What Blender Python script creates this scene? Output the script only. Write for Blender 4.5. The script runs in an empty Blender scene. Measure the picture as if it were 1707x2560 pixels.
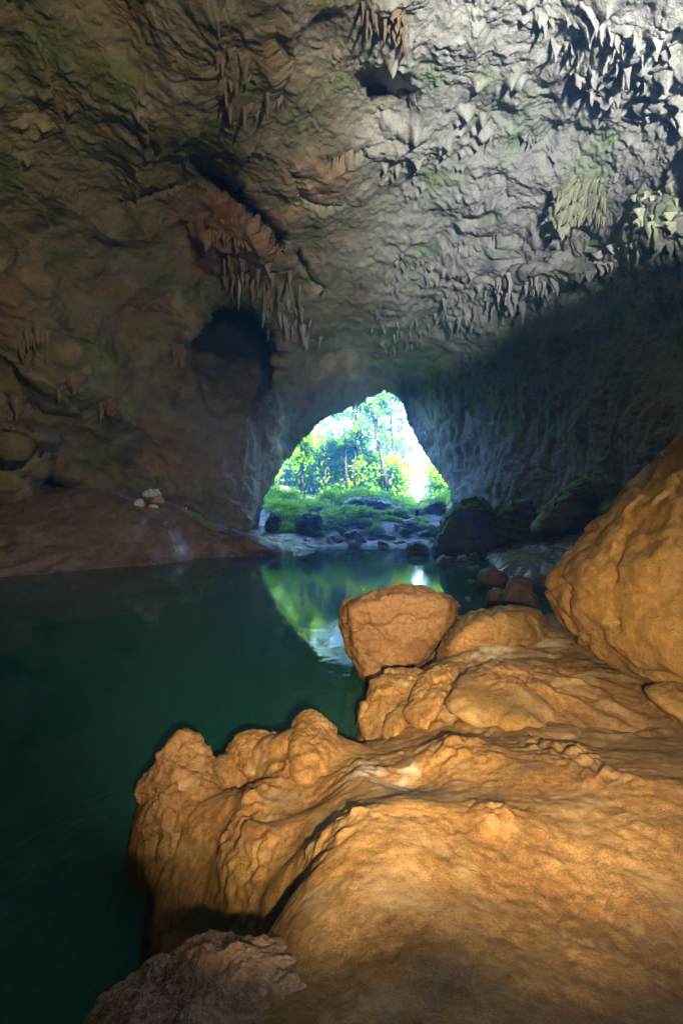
import bpy, bmesh, math, random
import numpy as np
from mathutils import Vector, Matrix

# ------------------------------------------------------------------ camera, world, sun, lamps, exposure
S = bpy.context.scene
COL = S.collection
F = 16.0 / 36.0 * 2560.0          # focal length in photo pixels
CX, CY, H = 853.5, 1280.0, 3.5    # picture centre, camera height over the water

def at(px, py, Y):
    return Vector(((px - CX) / F * Y, Y, H - (py - CY) / F * Y))

cam = bpy.data.objects.new('camera', bpy.data.cameras.new('camera'))
COL.objects.link(cam)
cam.location = (0, 0, H)
cam.rotation_euler = (math.radians(90), 0, 0)
cam.data.sensor_fit = 'VERTICAL'
cam.data.sensor_height = 36.0
cam.data.lens = 16.0
cam.data.clip_start = 0.05
cam.data.clip_end = 1500
S.camera = cam

SUN_EL, SUN_AZ = 64.0, 176.0      # azimuth: compass angle of the sun from +Y, clockwise
world = bpy.data.worlds.new('World')
S.world = world
world.use_nodes = True
wn = world.node_tree.nodes
sky = wn.new('ShaderNodeTexSky')
sky.sky_type = 'NISHITA'
sky.sun_disc = False
sky.sun_elevation = math.radians(SUN_EL)
sky.sun_rotation = math.radians(SUN_AZ)
sky.air_density = 1.0
sky.dust_density = 1.2
sky.ozone_density = 1.0
wn['Background'].inputs['Strength'].default_value = 0.105
world.node_tree.links.new(sky.outputs[0], wn['Background'].inputs['Color'])

sun = bpy.data.objects.new('sun', bpy.data.lights.new('sun', 'SUN'))
COL.objects.link(sun)
sun.data.energy = 5.0
sun.data.angle = math.radians(0.5)
sun.data.color = (1.0, 0.95, 0.86)
el, az = math.radians(SUN_EL), math.radians(SUN_AZ)
sdir = Vector((math.sin(az) * math.cos(el), math.cos(az) * math.cos(el), math.sin(el)))
sun.rotation_euler = sdir.to_track_quat('Z', 'Y').to_euler()

def spot(name, loc, target, energy, color, size, blend, radius):
    o = bpy.data.objects.new(name, bpy.data.lights.new(name, 'SPOT'))
    COL.objects.link(o)
    o.location = loc
    o.rotation_euler = (Vector(loc) - Vector(target)).to_track_quat('Z', 'Y').to_euler()
    o.data.energy = energy
    o.data.color = color
    o.data.spot_size = math.radians(size)
    o.data.spot_blend = blend
    o.data.shadow_soft_size = radius
    return o

# the photographer's warm torch on the rocks, the cool flood torch on the roof, and an added spot imitating warm spill on the left wall
spot('hand_torch', (0.25, -0.25, 3.36), at(740, 1575, 6.0), 57, (1.0, 0.67, 0.28), 57, 1.0, 0.04)
spot('hand_torch', (0.25, -0.25, 3.36), at(1230, 1570, 6.0), 56, (1.0, 0.67, 0.28), 58, 1.0, 0.04)
spot('flood_torch', (8.5, -6.0, 7.5), at(1500, 330, 26), 2100, (1.0, 0.99, 0.94), 66, 0.9, 0.7)
spot('spill_fill', (10.0, -8.0, 9.0), at(340, 790, 30), 540, (1.0, 0.82, 0.54), 74, 0.9, 0.12)

# the cave mouth lets the sky in: guides sky sampling to the opening
pt = bpy.data.objects.new('mouth_portal', bpy.data.lights.new('mouth_portal', 'AREA'))
COL.objects.link(pt)
pt.data.shape = 'RECTANGLE'
pt.data.size = 34
pt.data.size_y = 24
pt.data.cycles.is_portal = True
pt.location = (2, 63, 9)
pt.rotation_euler = (math.radians(-90), 0, 0)

S.view_settings.view_transform = 'Standard'
S.view_settings.look = 'None'
S.view_settings.gamma = 1.0
S.view_settings.exposure = 5.9
S.view_settings.use_curve_mapping = False
S.render.engine = 'CYCLES'
cy = S.cycles
cy.max_bounces = 7
cy.diffuse_bounces = 3
cy.glossy_bounces = 3
cy.transmission_bounces = 3
cy.volume_bounces = 2
cy.transparent_max_bounces = 6
cy.caustics_reflective = False
cy.caustics_refractive = False
cy.sample_clamp_indirect = 4.0
cy.use_denoising = True
try:
    cy.denoiser = 'OPENIMAGEDENOISE'
except Exception:
    pass

HAZE_DENSITY, HAZE_G = 0.0048, 0.74

# ------------------------------------------------------------------ vectorised noise
_rs = np.random.RandomState(7)
_PERM = _rs.permutation(512).astype(np.int64)
_PERM = np.concatenate([_PERM, _PERM])
_G = _rs.normal(size=(512, 3)).astype(np.float32)
_G /= np.linalg.norm(_G, axis=1, keepdims=True)

def _hash(i, j, k, seed):
    return _PERM[(_PERM[(_PERM[(i + seed * 37) & 511] + j) & 511] + k) & 511]

def pn(P, seed=0):
    P = np.asarray(P, dtype=np.float32)
    I = np.floor(P).astype(np.int64)
    f = P - I
    u = f * f * f * (f * (f * 6 - 15) + 10)
    out = np.zeros(len(P), np.float32)
    for dx in (0, 1):
        wx = u[:, 0] if dx else 1 - u[:, 0]
        for dy in (0, 1):
            wy = u[:, 1] if dy else 1 - u[:, 1]
            for dz in (0, 1):
                wz = u[:, 2] if dz else 1 - u[:, 2]
                g = _G[_hash(I[:, 0] + dx, I[:, 1] + dy, I[:, 2] + dz, seed)]
                out += wx * wy * wz * ((f[:, 0] - dx) * g[:, 0] + (f[:, 1] - dy) * g[:, 1] + (f[:, 2] - dz) * g[:, 2])
    return out * 1.5

def fbm(P, o=4, seed=0, gain=0.5):
    P = np.asarray(P, dtype=np.float32)
    a, s, t = 1.0, 0.0, 0.0
    for i in range(o):
        s = s + a * pn(P, seed + i)
        t += a
        P = P * 2.03 + 11.7
        a *= gain
    return s / t

def ridged(P, o=4, seed=0, gain=0.5):
    P = np.asarray(P, dtype=np.float32)
    a, s, t = 1.0, 0.0, 0.0
    for i in range(o):
        s = s + a * (1 - 2 * np.abs(pn(P, seed + i)))
        t += a
        P = P * 2.07 + 5.3
        a *= gain
    return s / t

def worley2(Q, seed=0):
    """nearest-feature distance and a random value of that cell, in 2D"""
    Q = np.asarray(Q, dtype=np.float32)
    I = np.floor(Q).astype(np.int64)
    best = np.full(len(Q), 9.0, np.float32)
    val = np.zeros(len(Q), np.float32)
    for dx in (-1, 0, 1):
        for dy in (-1, 0, 1):
            h = _hash(I[:, 0] + dx, I[:, 1] + dy, np.int64(3), seed)
            ox = ((h * 73) % 512) / 512.0
            oy = ((h * 151 + 40) % 512) / 512.0
            d = np.hypot(I[:, 0] + dx + ox - Q[:, 0], I[:, 1] + dy + oy - Q[:, 1])
            m = d < best
            best = np.where(m, d, best)
            val = np.where(m, ((h * 211 + 9) % 512) / 512.0, val)
    return best, val

def worley3(Q, seed=0):
    Q = np.asarray(Q, dtype=np.float32)
    I = np.floor(Q).astype(np.int64)
    b1 = np.full(len(Q), 9.0, np.float32)
    b2 = np.full(len(Q), 9.0, np.float32)
    val = np.zeros(len(Q), np.float32)
    for dx in (-1, 0, 1):
        for dy in (-1, 0, 1):
            for dz in (-1, 0, 1):
                h = _hash(I[:, 0] + dx, I[:, 1] + dy, I[:, 2] + dz, seed)
                ox, oy, oz = ((h * 73) % 512) / 512.0, ((h * 151 + 40) % 512) / 512.0, ((h * 97 + 211) % 512) / 512.0
                d = np.sqrt((I[:, 0] + dx + ox - Q[:, 0]) ** 2 + (I[:, 1] + dy + oy - Q[:, 1]) ** 2 + (I[:, 2] + dz + oz - Q[:, 2]) ** 2)
                m = d < b1
                b2 = np.where(m, b1, np.minimum(b2, d))
                val = np.where(m, ((h * 211 + 9) % 512) / 512.0, val)
                b1 = np.where(m, d, b1)
    return b1, b2 - b1, val

def sstep(a, b, x):
    t = np.clip((x - a) / (b - a), 0, 1)
    return t * t * (3 - 2 * t)

def rbf_fit(X, v, c):
    X = np.asarray(X, float)
    v = np.asarray(v, float)
    D = np.sqrt(((X[:, None] - X[None]) ** 2).sum(-1) + c * c)
    n = len(X)
    Pm = np.c_[np.ones(n), X]
    k = Pm.shape[1]
    A = np.zeros((n + k, n + k))
    A[:n, :n] = -D + np.eye(n) * 1e-3
    A[:n, n:] = Pm
    A[n:, :n] = Pm.T
    w = np.linalg.lstsq(A, np.r_[v, np.zeros(k)], rcond=None)[0]
    def ev(Q):
        Q = np.asarray(Q, float)
        out = np.empty(len(Q))
        for s in range(0, len(Q), 40000):
            q = Q[s:s + 40000]
            D = np.sqrt(((q[:, None] - X[None]) ** 2).sum(-1) + c * c)
            out[s:s + 40000] = -D @ w[:n] + w[n] + q @ w[n + 1:]
        return out
    return ev

def pip(x, y, poly):
    inside = np.zeros(len(x), bool)
    n = len(poly)
    for i in range(n):
        x1, y1 = poly[i]
        x2, y2 = poly[(i + 1) % n]
        if y1 == y2:
            continue
        c = ((y1 > y) != (y2 > y)) & (x < (x2 - x1) * (y - y1) / (y2 - y1) + x1)
        inside ^= c
    return inside

def seg_dist(x, y, pts):
    d = np.full(len(x), 1e9)
    for (x1, y1), (x2, y2) in zip(pts[:-1], pts[1:]):
        t = np.clip(((x - x1) * (x2 - x1) + (y - y1) * (y2 - y1)) / ((x2 - x1) ** 2 + (y2 - y1) ** 2), 0, 1)
        d = np.minimum(d, np.hypot(x - x1 - t * (x2 - x1), y - y1 - t * (y2 - y1)))
    return d

# ------------------------------------------------------------------ object helpers
def mesh_np(name, V, faces, mat=None, smooth=True, col=None):
    me = bpy.data.meshes.new(name)
    V = np.ascontiguousarray(V, dtype=np.float32)
    if isinstance(faces, np.ndarray):
        k = faces.shape[1]
        me.vertices.add(len(V))
        me.vertices.foreach_set('co', V.ravel())
        me.loops.add(faces.size)
        me.loops.foreach_set('vertex_index', faces.astype(np.int32).ravel())
        me.polygons.add(len(faces))
        me.polygons.foreach_set('loop_start', np.arange(0, faces.size, k, dtype=np.int32))
        me.update(calc_edges=True)
        me.validate()
    else:
        me.from_pydata([tuple(map(float, v)) for v in V], [], faces)
    if smooth:
        me.polygons.foreach_set('use_smooth', np.ones(len(me.polygons), bool))
    if col is not None:
        a = me.color_attributes.new('Col', 'FLOAT_COLOR', 'POINT')
        a.data.foreach_set('color', np.c_[col, np.ones(len(col))].astype(np.float32).ravel())
    if mat:
        me.materials.append(mat)
    return me

def link(name, me, parent=None, loc=None):
    o = bpy.data.objects.new(name, me)
    COL.objects.link(o)
    if parent is not None:
        o.parent = parent
    if loc is not None:
        o.location = loc
    return o

def tag(o, label, cat, group=None):
    o['label'] = label
    o['category'] = cat
    if group:
        o['group'] = group
    return o

def struct(o, kind='structure'):
    o['kind'] = kind
    return o

def empty(name, loc):
    o = link(name, None)
    o.location = loc
    o.empty_display_size = 0.2
    return o

def grid_faces(nr, nc):
    i = np.arange(nr * nc).reshape(nr, nc)
    return np.stack([i[:-1, :-1].ravel(), i[:-1, 1:].ravel(), i[1:, 1:].ravel(), i[1:, :-1].ravel()], 1)

# ------------------------------------------------------------------ materials
def mat_new(name):
    m = bpy.data.materials.new(name)
    m.use_nodes = True
    nt = m.node_tree
    return m, nt, nt.nodes['Principled BSDF']

def N(nt, t, **kw):
    n = nt.nodes.new(t)
    for k, v in kw.items():
        if k in n.inputs:
            n.inputs[k].default_value = v
        else:
            setattr(n, k, v)
    return n

def ramp(nt, src, stops):
    r = nt.nodes.new('ShaderNodeValToRGB')
    e = r.color_ramp.elements
    while len(e) < len(stops):
        e.new(0.5)
    for q, (p, c) in zip(e, stops):
        q.position = p
        q.color = (*c, 1) if len(c) == 3 else c
    nt.links.new(src, r.inputs[0])
    return r.outputs[0]

def pos(nt):
    return nt.nodes.new('ShaderNodeNewGeometry')

def noise(nt, vec, scale, detail=4, rough=0.55, dist=0.0):
    n = N(nt, 'ShaderNodeTexNoise', Scale=scale, Detail=detail, Roughness=rough, Distortion=dist)
    nt.links.new(vec, n.inputs['Vector'])
    return n.outputs['Fac']

def mixc(nt, fac, a, b, mode='MIX'):
    m = N(nt, 'ShaderNodeMix', data_type='RGBA', blend_type=mode)
    for i, v in ((0, fac), (6, a), (7, b)):
        if hasattr(v, 'is_linked') or hasattr(v, 'links'):
            nt.links.new(v, m.inputs[i])
        else:
            m.inputs[i].default_value = v if i == 0 else (*v, 1)
    return m.outputs[2]

def bump(nt, heights, strength=0.5, dist=0.05):
    """heights: list of (socket, weight)"""
    tot = None
    for s, w in heights:
        mu = N(nt, 'ShaderNodeMath', operation='MULTIPLY')
        nt.links.new(s, mu.inputs[0])
        mu.inputs[1].default_value = w
        if tot is None:
            tot = mu.outputs[0]
        else:
            ad = N(nt, 'ShaderNodeMath', operation='ADD')
            nt.links.new(tot, ad.inputs[0])
            nt.links.new(mu.outputs[0], ad.inputs[1])
            tot = ad.outputs[0]
    b = N(nt, 'ShaderNodeBump', Strength=strength, Distance=dist)
    nt.links.new(tot, b.inputs['Height'])
    return b.outputs[0]

def rock_mat(name, stops, scale=1.0, rough=(0.5, 0.85), bumps=((6, 1.0), (25, 0.4)), bdist=0.05, bstr=0.6,
             attr=False, moss=None, spec=0.4, fine=0.25, mottle=False, tide=False):
    m, nt, b = mat_new(name)
    g = pos(nt).outputs['Position']
    n1 = noise(nt, g, 0.9 * scale, 6, 0.6, 0.6)
    c = ramp(nt, n1, stops)
    if attr:
        a = N(nt, 'ShaderNodeAttribute', attribute_name='Col')
        c = a.outputs['Color']
    n2 = noise(nt, g, 14 * scale, 5, 0.65)
    v = ramp(nt, n2, [(0.28, (1 - fine * 1.3,) * 3), (0.72, (1 + fine,) * 3)])
    c = mixc(nt, 1.0, c, v, 'MULTIPLY')
    n4 = noise(nt, g, 75 * scale, 5, 0.7)
    c = mixc(nt, 1.0, c, ramp(nt, n4, [(0.3, (1 - fine * 1.2,) * 3), (0.7, (1 + fine,) * 3)]), 'MULTIPLY')
    if mottle:
        m1 = noise(nt, g, 5.5, 6, 0.7, 0.8)
        c = mixc(nt, ramp(nt, m1, [(0.50, (0, 0, 0)), (0.66, (0.55,) * 3)]), c, (0.24, 0.115, 0.045))
        m2 = noise(nt, g, 2.1, 6, 0.72, 0.5)
        c = mixc(nt, ramp(nt, m2, [(0.52, (0, 0, 0)), (0.66, (0.7,) * 3)]), c, (0.44, 0.36, 0.26))
        m3 = noise(nt, g, 0.8, 5, 0.7, 0.5)
        c = mixc(nt, ramp(nt, m3, [(0.52, (0, 0, 0)), (0.7, (0.5,) * 3)]), c, (0.20, 0.16, 0.055))
    if moss:
        geo = pos(nt)
        dt = N(nt, 'ShaderNodeVectorMath', operation='DOT_PRODUCT')
        nt.links.new(geo.outputs['Normal'], dt.inputs[0])
        dt.inputs[1].default_value = Vector((-0.25, 0.45, 0.86)).normalized()
        nm = noise(nt, g, 1.3, 4, 0.6)
        ad = N(nt, 'ShaderNodeMath', operation='MULTIPLY_ADD')
        nt.links.new(nm, ad.inputs[0])
        ad.inputs[1].default_value = 1.1
        nt.links.new(dt.outputs['Value'], ad.inputs[2])
        fac = ramp(nt, ad.outputs[0], [(moss[1], (0, 0, 0)), (min(1.0, moss[1] + 0.12), (1, 1, 1))])
        c = mixc(nt, fac, c, moss[0])
    if tide:
        sx = nt.nodes.new('ShaderNodeSeparateXYZ')
        nt.links.new(g, sx.inputs[0])
        ma = N(nt, 'ShaderNodeMath', operation='MULTIPLY_ADD')
        nt.links.new(noise(nt, g, 3.0, 4, 0.6), ma.inputs[0])
        ma.inputs[1].default_value = -0.22
        nt.links.new(sx.outputs['Z'], ma.inputs[2])
        tf_ = ramp(nt, ma.outputs[0], [(0.0, (1, 1, 1)), (0.07, (0, 0, 0))])
        c = mixc(nt, tf_, c, (0.055, 0.038, 0.022))
    wet_glint = None
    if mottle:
        fa = N(nt, 'ShaderNodeAttribute', attribute_name='wet_glint')
        wet_glint = fa.outputs['Fac']
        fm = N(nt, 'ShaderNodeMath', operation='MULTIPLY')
        nt.links.new(wet_glint, fm.inputs[0])
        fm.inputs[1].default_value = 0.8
        c = mixc(nt, fm.outputs[0], c, (0.56, 0.55, 0.54))  # pale glints of mouth light painted into the wet patches
    nt.links.new(c, b.inputs['Base Color'])
    nr = noise(nt, g, 2.2 * scale, 3, 0.5)
    rr = ramp(nt, nr, [(0.35, (rough[0],) * 3), (0.65, (rough[1],) * 3)])
    if wet_glint is not None:
        rr = mixc(nt, wet_glint, rr, (0.12, 0.12, 0.12))
    nt.links.new(rr, b.inputs['Roughness'])
    b.inputs['Specular IOR Level'].default_value = spec
    hs = [(noise(nt, g, s * scale, 5, 0.6), w) for s, w in bumps]
    nt.links.new(bump(nt, hs, bstr, bdist), b.inputs['Normal'])
    return m

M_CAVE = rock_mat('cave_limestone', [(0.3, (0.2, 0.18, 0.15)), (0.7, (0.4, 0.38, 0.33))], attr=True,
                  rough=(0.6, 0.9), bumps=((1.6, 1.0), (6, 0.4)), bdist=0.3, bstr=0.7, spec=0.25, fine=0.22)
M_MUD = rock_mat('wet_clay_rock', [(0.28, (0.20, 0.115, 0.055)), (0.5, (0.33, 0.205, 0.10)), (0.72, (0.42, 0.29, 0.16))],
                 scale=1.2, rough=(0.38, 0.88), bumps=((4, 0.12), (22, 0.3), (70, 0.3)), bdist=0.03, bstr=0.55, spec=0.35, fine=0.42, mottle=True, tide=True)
M_PIT = rock_mat('pitted_limestone', [(0.3, (0.17, 0.10, 0.055)), (0.5, (0.33, 0.20, 0.115)), (0.7, (0.45, 0.32, 0.22))],
                 scale=2.6, rough=(0.45, 0.85), bumps=((9, 1.0), (25, 0.6)), bdist=0.04, bstr=0.8, tide=True)
M_GREYPIT = rock_mat('grey_pitted_limestone', [(0.3, (0.17, 0.105, 0.09)), (0.5, (0.36, 0.25, 0.225)), (0.7, (0.52, 0.43, 0.42))],
                     scale=3.0, rough=(0.4, 0.8), bumps=((9, 1.0), (25, 0.6)), bdist=0.035, bstr=0.8)
M_BOULDER = rock_mat('brown_boulder', [(0.3, (0.21, 0.115, 0.065)), (0.55, (0.30, 0.18, 0.10)), (0.75, (0.36, 0.24, 0.15))],
                     scale=0.9, rough=(0.45, 0.8), bumps=((5, 1.0), (22, 0.4), (80, 0.15)), bdist=0.04, bstr=0.5, tide=True)
M_OCHRE = rock_mat('ochre_boulder', [(0.28, (0.17, 0.095, 0.035)), (0.5, (0.30, 0.185, 0.075)), (0.72, (0.37, 0.26, 0.11))],
                   scale=0.8, rough=(0.55, 0.85), bumps=((4, 1.0), (14, 0.5), (60, 0.2)), bdist=0.06, bstr=0.65)
M_DARK = rock_mat('dark_wet_boulder', [(0.3, (0.05, 0.05, 0.05)), (0.7, (0.12, 0.12, 0.12))], scale=0.5,
                  rough=(0.4, 0.8), bumps=((2.5, 1.0), (10, 0.4)), bdist=0.12, bstr=0.7, moss=((0.12, 0.26, 0.02), 0.93))
M_WETSLAB = rock_mat('wet_ribbed_rock', [(0.3, (0.10, 0.095, 0.095)), (0.7, (0.28, 0.26, 0.26))], scale=0.7,
                     rough=(0.10, 0.34), bumps=((1.2, 1.0), (5, 0.4)), bdist=0.22, bstr=0.9, spec=1.0)
M_BROWNDARK = rock_mat('dark_brown_rock', [(0.3, (0.085, 0.055, 0.04)), (0.7, (0.17, 0.11, 0.08))], scale=1.0,
                       rough=(0.35, 0.7), bumps=((4, 1.0), (16, 0.4)), bdist=0.06, bstr=0.6)
M_RUBBLE = rock_mat('grey_rubble_rock', [(0.3, (0.09, 0.085, 0.08)), (0.7, (0.30, 0.285, 0.26))], scale=0.6,
                    rough=(0.4, 0.8), bumps=((3, 1.0), (12, 0.4)), bdist=0.12, bstr=0.7, moss=((0.12, 0.26, 0.02), 1.28))
M_BANK = rock_mat('brown_mud_bank', [(0.3, (0.13, 0.09, 0.065)), (0.55, (0.23, 0.17, 0.125)), (0.75, (0.33, 0.27, 0.22))],
                  scale=0.4, rough=(0.2, 0.65), bumps=((2.5, 1.0), (9, 0.5), (30, 0.2)), bdist=0.14, bstr=0.8, spec=0.6, fine=0.35)
M_GRAVEL = rock_mat('gravel_shore', [(0.3, (0.22, 0.21, 0.20)), (0.7, (0.42, 0.41, 0.39))], scale=0.8,
                    rough=(0.35, 0.8), bumps=((4, 1.0), (14, 0.8)), bdist=0.1, bstr=0.8, moss=((0.09, 0.17, 0.03), 1.2))

M_GROUND = rock_mat('shore_ground', [(0.3, (0.2, 0.2, 0.2)), (0.7, (0.4, 0.4, 0.4))], attr=True, rough=(0.35, 0.8), bumps=((4, 1.0), (14, 0.8)), bdist=0.1, bstr=0.8)

def stone_mat(name, c, fine=0.3):
    c = np.array(c)
    return rock_mat(name, [(0.3, tuple(c * 0.7)), (0.7, tuple(c * 1.2))], scale=0.8, rough=(0.5, 0.85),
                    bumps=((2.5, 1.0), (9, 0.5)), bdist=0.12, bstr=0.7, fine=fine)
M_STAL_PALE = stone_mat('pale_dripstone', (0.42, 0.40, 0.34))
M_STAL_TAN = stone_mat('tan_dripstone', (0.24, 0.175, 0.11))
M_STAL_ORANGE = stone_mat('orange_dripstone', (0.30, 0.165, 0.085))
M_STAL_GREY = stone_mat('grey_dripstone', (0.32, 0.31, 0.30))
M_STAL_GREEN = stone_mat('green_dripstone', (0.34, 0.35, 0.22))

def leaf_mat(name, c1, c2, trans=0.55):
    m, nt, b = mat_new(name)
    g = pos(nt).outputs['Position']
    n1 = noise(nt, g, 1.1, 3, 0.7)
    c = ramp(nt, n1, [(0.32, c1), (0.68, c2)])
    nt.links.new(c, b.inputs['Base Color'])
    b.inputs['Roughness'].default_value = 0.5
    b.inputs['Specular IOR Level'].default_value = 0.25
    t = nt.nodes.new('ShaderNodeBsdfTranslucent')
    nt.links.new(c, t.inputs['Color'])
    mx = nt.nodes.new('ShaderNodeMixShader')
    mx.inputs[0].default_value = trans
    nt.links.new(b.outputs[0], mx.inputs[1])
    nt.links.new(t.outputs[0], mx.inputs[2])
    nt.links.new(mx.outputs[0], nt.nodes['Material Output'].inputs['Surface'])
    return m
M_LEAF_DARK = leaf_mat('leaf_dark_green', (0.03, 0.09, 0.008), (0.07, 0.19, 0.012))
M_LEAF_MID = leaf_mat('leaf_mid_green', (0.06, 0.19, 0.004), (0.13, 0.34, 0.008))
M_LEAF_LIME = leaf_mat('leaf_lime_green', (0.20, 0.40, 0.004), (0.34, 0.58, 0.010))
M_TREE_LIME = leaf_mat('tree_leaf_lime', (0.085, 0.20, 0.002), (0.17, 0.34, 0.006))
M_TREE_MID = leaf_mat('tree_leaf_green', (0.06, 0.15, 0.002), (0.12, 0.27, 0.005))
M_LEAF_OLIVE = leaf_mat('leaf_olive', (0.12, 0.15, 0.03), (0.24, 0.26, 0.09))

def plain_mat(name, c, rough=0.6, spec=0.4, nscale=8, var=0.25):
    m, nt, b = mat_new(name)
    g = pos(nt).outputs['Position']
    n1 = noise(nt, g, nscale, 4, 0.6)
    c = np.array(c)
    nt.links.new(ramp(nt, n1, [(0.3, tuple(c * (1 - var))), (0.7, tuple(np.minimum(c * (1 + var), 0.9)))]), b.inputs['Base Color'])
    b.inputs['Roughness'].default_value = rough
    b.inputs['Specular IOR Level'].default_value = spec
    return m
M_BARK = plain_mat('tree_bark', (0.026, 0.022, 0.016), 0.9, 0.1, 5)
M_BED = plain_mat('pool_silt', (0.03, 0.035, 0.022), 0.9, 0.1, 2)
M_WHITE = plain_mat('white_sacking', (0.62, 0.62, 0.60), 0.6, 0.3, 6, 0.2)
M_TARP = plain_mat('blue_grey_tarpaulin', (0.55, 0.60, 0.68), 0.4, 0.5, 4, 0.3)
M_RED = plain_mat('red_cloth', (0.42, 0.05, 0.06), 0.6, 0.3, 6)
M_PINK = plain_mat('pink_bundle', (0.45, 0.26, 0.22), 0.7, 0.3, 5)
M_POST = plain_mat('weathered_post', (0.5, 0.49, 0.46), 0.7, 0.3, 7)

# ------------------------------------------------------------------ the cave: one shell of rock with the mouth cut through it
MOUTH = [(672, 1420), (640, 1330), (655, 1290), (661, 1251), (682, 1213), (699, 1186), (709, 1157), (728, 1145), (742, 1113), (765, 1094),
         (784, 1073), (795, 1058), (818, 1046), (837, 1035), (860, 1029), (874, 1015), (885, 1017), (902, 1010), (921, 996),
         (937, 987), (956, 980), (977, 983), (994, 994), (1009, 1021), (1015, 1048), (1025, 1071), (1040, 1094), (1055, 1125),
         (1075, 1155), (1094, 1178), (1109, 1201), (1124, 1224), (1128, 1250), (1140, 1420)]

CTRL = [  # photo px, px, distance
    (0, 0, 17), (430, 0, 17.5), (853, 0, 18), (1280, 0, 18), (1707, 0, 17),
    (0, 300, 21), (430, 300, 23), (853, 300, 25), (1280, 300, 25), (1707, 300, 21),
    (0, 640, 27), (300, 600, 30), (470, 560, 33), (700, 600, 34), (853, 600, 35), (1280, 560, 33), (1500, 520, 29), (1707, 560, 23),
    (0, 900, 31), (0, 1250, 36), (0, 1500, 38), (150, 900, 33), (300, 800, 36), (300, 1000, 38), (300, 1150, 42), (300, 1400, 44),
    (450, 1000, 42), (450, 1200, 45), (540, 1250, 47), (560, 1000, 46), (640, 1150, 52), (640, 1330, 54), (600, 1400, 53),
    (560, 760, 40), (700, 780, 44), (700, 900, 49), (720, 1000, 54), (853, 780, 46), (853, 880, 54), (900, 950, 60), (690, 1150, 58),
    (960, 980, 63), (1060, 1100, 61), (1130, 1250, 57), (1160, 1420, 54), (1010, 880, 55), (1010, 800, 47),
    (1150, 800, 45), (1300, 740, 38), (1450, 690, 31), (1600, 640, 25.5),
    (1150, 930, 52), (1200, 1100, 49), (1200, 1280, 47), (1300, 1000, 42), (1300, 850, 42), (1300, 1250, 40), (1500, 800, 32.5), (1500, 1100, 31),
    (1500, 1350, 31), (1707, 800, 24), (1707, 1100, 22.5), (1707, 1400, 22),
    (880, 1200, 62), (900, 1420, 58), (1000, 1300, 60),
    (-800, -800, 8.5), (0, -800, 10.5), (853, -800, 11), (1707, -800, 10.5), (2500, -800, 8.5),
    (-800, 0, 12), (-800, 640, 14), (-800, 1280, 15.5), (-800, 1800, 15), (2500, 0, 11.5), (2500, 640, 12), (2500, 1280, 12), (2500, 1800, 12),
    (0, 1800, 36), (853, 1800, 58), (1707, 1800, 22)]
ev = rbf_fit([(a / 1000, b / 1000) for a, b, _ in CTRL], [math.log(c) for _, _, c in CTRL], 0.06)

def spaced(a, b, n, g):
    t = np.linspace(0, 1, n) ** g
    return a + (b - a) * t
us = np.r_[spaced(0, -800, 46, 1.5)[::-1], np.arange(3, 1707, 3.0), spaced(1707, 2500, 46, 1.5)]
vs = np.r_[spaced(0, -800, 46, 1.5)[::-1], np.arange(3, 1440, 3.0), spaced(1440, 1800, 20, 1.3)]
U, V = np.meshgrid(us, vs)
nr, nc = U.shape
u, v = U.ravel(), V.ravel()
# wobble the picture-to-rock mapping a little so ledges and edges wander
wob = np.c_[u / 120, v / 120, np.zeros_like(u)]
uw, vw = u + 26 * fbm(wob, 4, 40), v + 26 * fbm(wob, 4, 50)
L = ev(np.c_[u / 1000, v / 1000])

def ell(cx, cy, rx, ry, a=0.0, soft=0.35):
    c, s = math.cos(a), math.sin(a)
    x, y = (uw - cx) * c + (vw - cy) * s, -(uw - cx) * s + (vw - cy) * c
    return 1 - sstep(1 - soft, 1 + soft, np.hypot(x / rx, y / ry))
# alcove in the left wall, the black slot above it and other hollows; bulges and ledges that stand out
L += 0.44 * ell(575, 890, 116, 138, 0.1, 0.13) * (1 - 0.92 * sstep(800, 1030, v))
L += 0.42 * (1 - sstep(20, 40, seg_dist(uw, vw, [(515, 425), (590, 480), (660, 560), (688, 592)])))
L += 0.03 * (1 - sstep(5, 70, seg_dist(uw, vw, [(760, 890), (880, 868), (1000, 900), (1050, 935)])))
L += 0.2 * (1 - sstep(5, 16, seg_dist(uw, vw, [(735, 640), (775, 685), (810, 722)])))
L += 0.10 * (1 - sstep(4, 16, seg_dist(uw, vw, [(310, 500), (400, 470), (490, 440)])))
L += 0.16 * (1 - sstep(5, 16, seg_dist(uw, vw, [(720, 390), (735, 450), (775, 490), (830, 500)])))
L += 0.2 * (1 - sstep(6, 18, seg_dist(uw, vw, [(810, 375), (860, 355), (915, 350)])))
L += 0.09 * (1 - sstep(8, 30, seg_dist(uw, vw, [(690, -60), (690, 60), (705, 160), (700, 220)])))
L += 0.08 * (1 - sstep(6, 22, seg_dist(uw, vw, [(520, 110), (530, 200), (545, 280)])))
L += 0.12 * ell(960, 225, 70, 28, 0.25, 0.5)
L += 0.16 * ell(130, 1215, 80, 26, 0.15, 0.4)
L -= 0.12 * ell(50, 1100, 62, 36, 0, 0.25) + 0.10 * ell(45, 1190, 55, 90, 0, 0.3)
L -= 0.07 * ell(150, 930, 80, 70, 0, 0.4)
L -= 0.05 * ell(60, 780, 60, 140, 0.2, 0.5)
L -= 0.08 * ell(590, 600, 95, 60, 0.1, 0.35)
L -= 0.05 * ell(1370, 700, 110, 40, -0.25, 0.4)
L -= 0.04 * ell(1640, 560, 90, 60, -0.2, 0.4)
L += 0.05 * ell(1450, 600, 80, 35, 0.2, 0.35)
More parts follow.
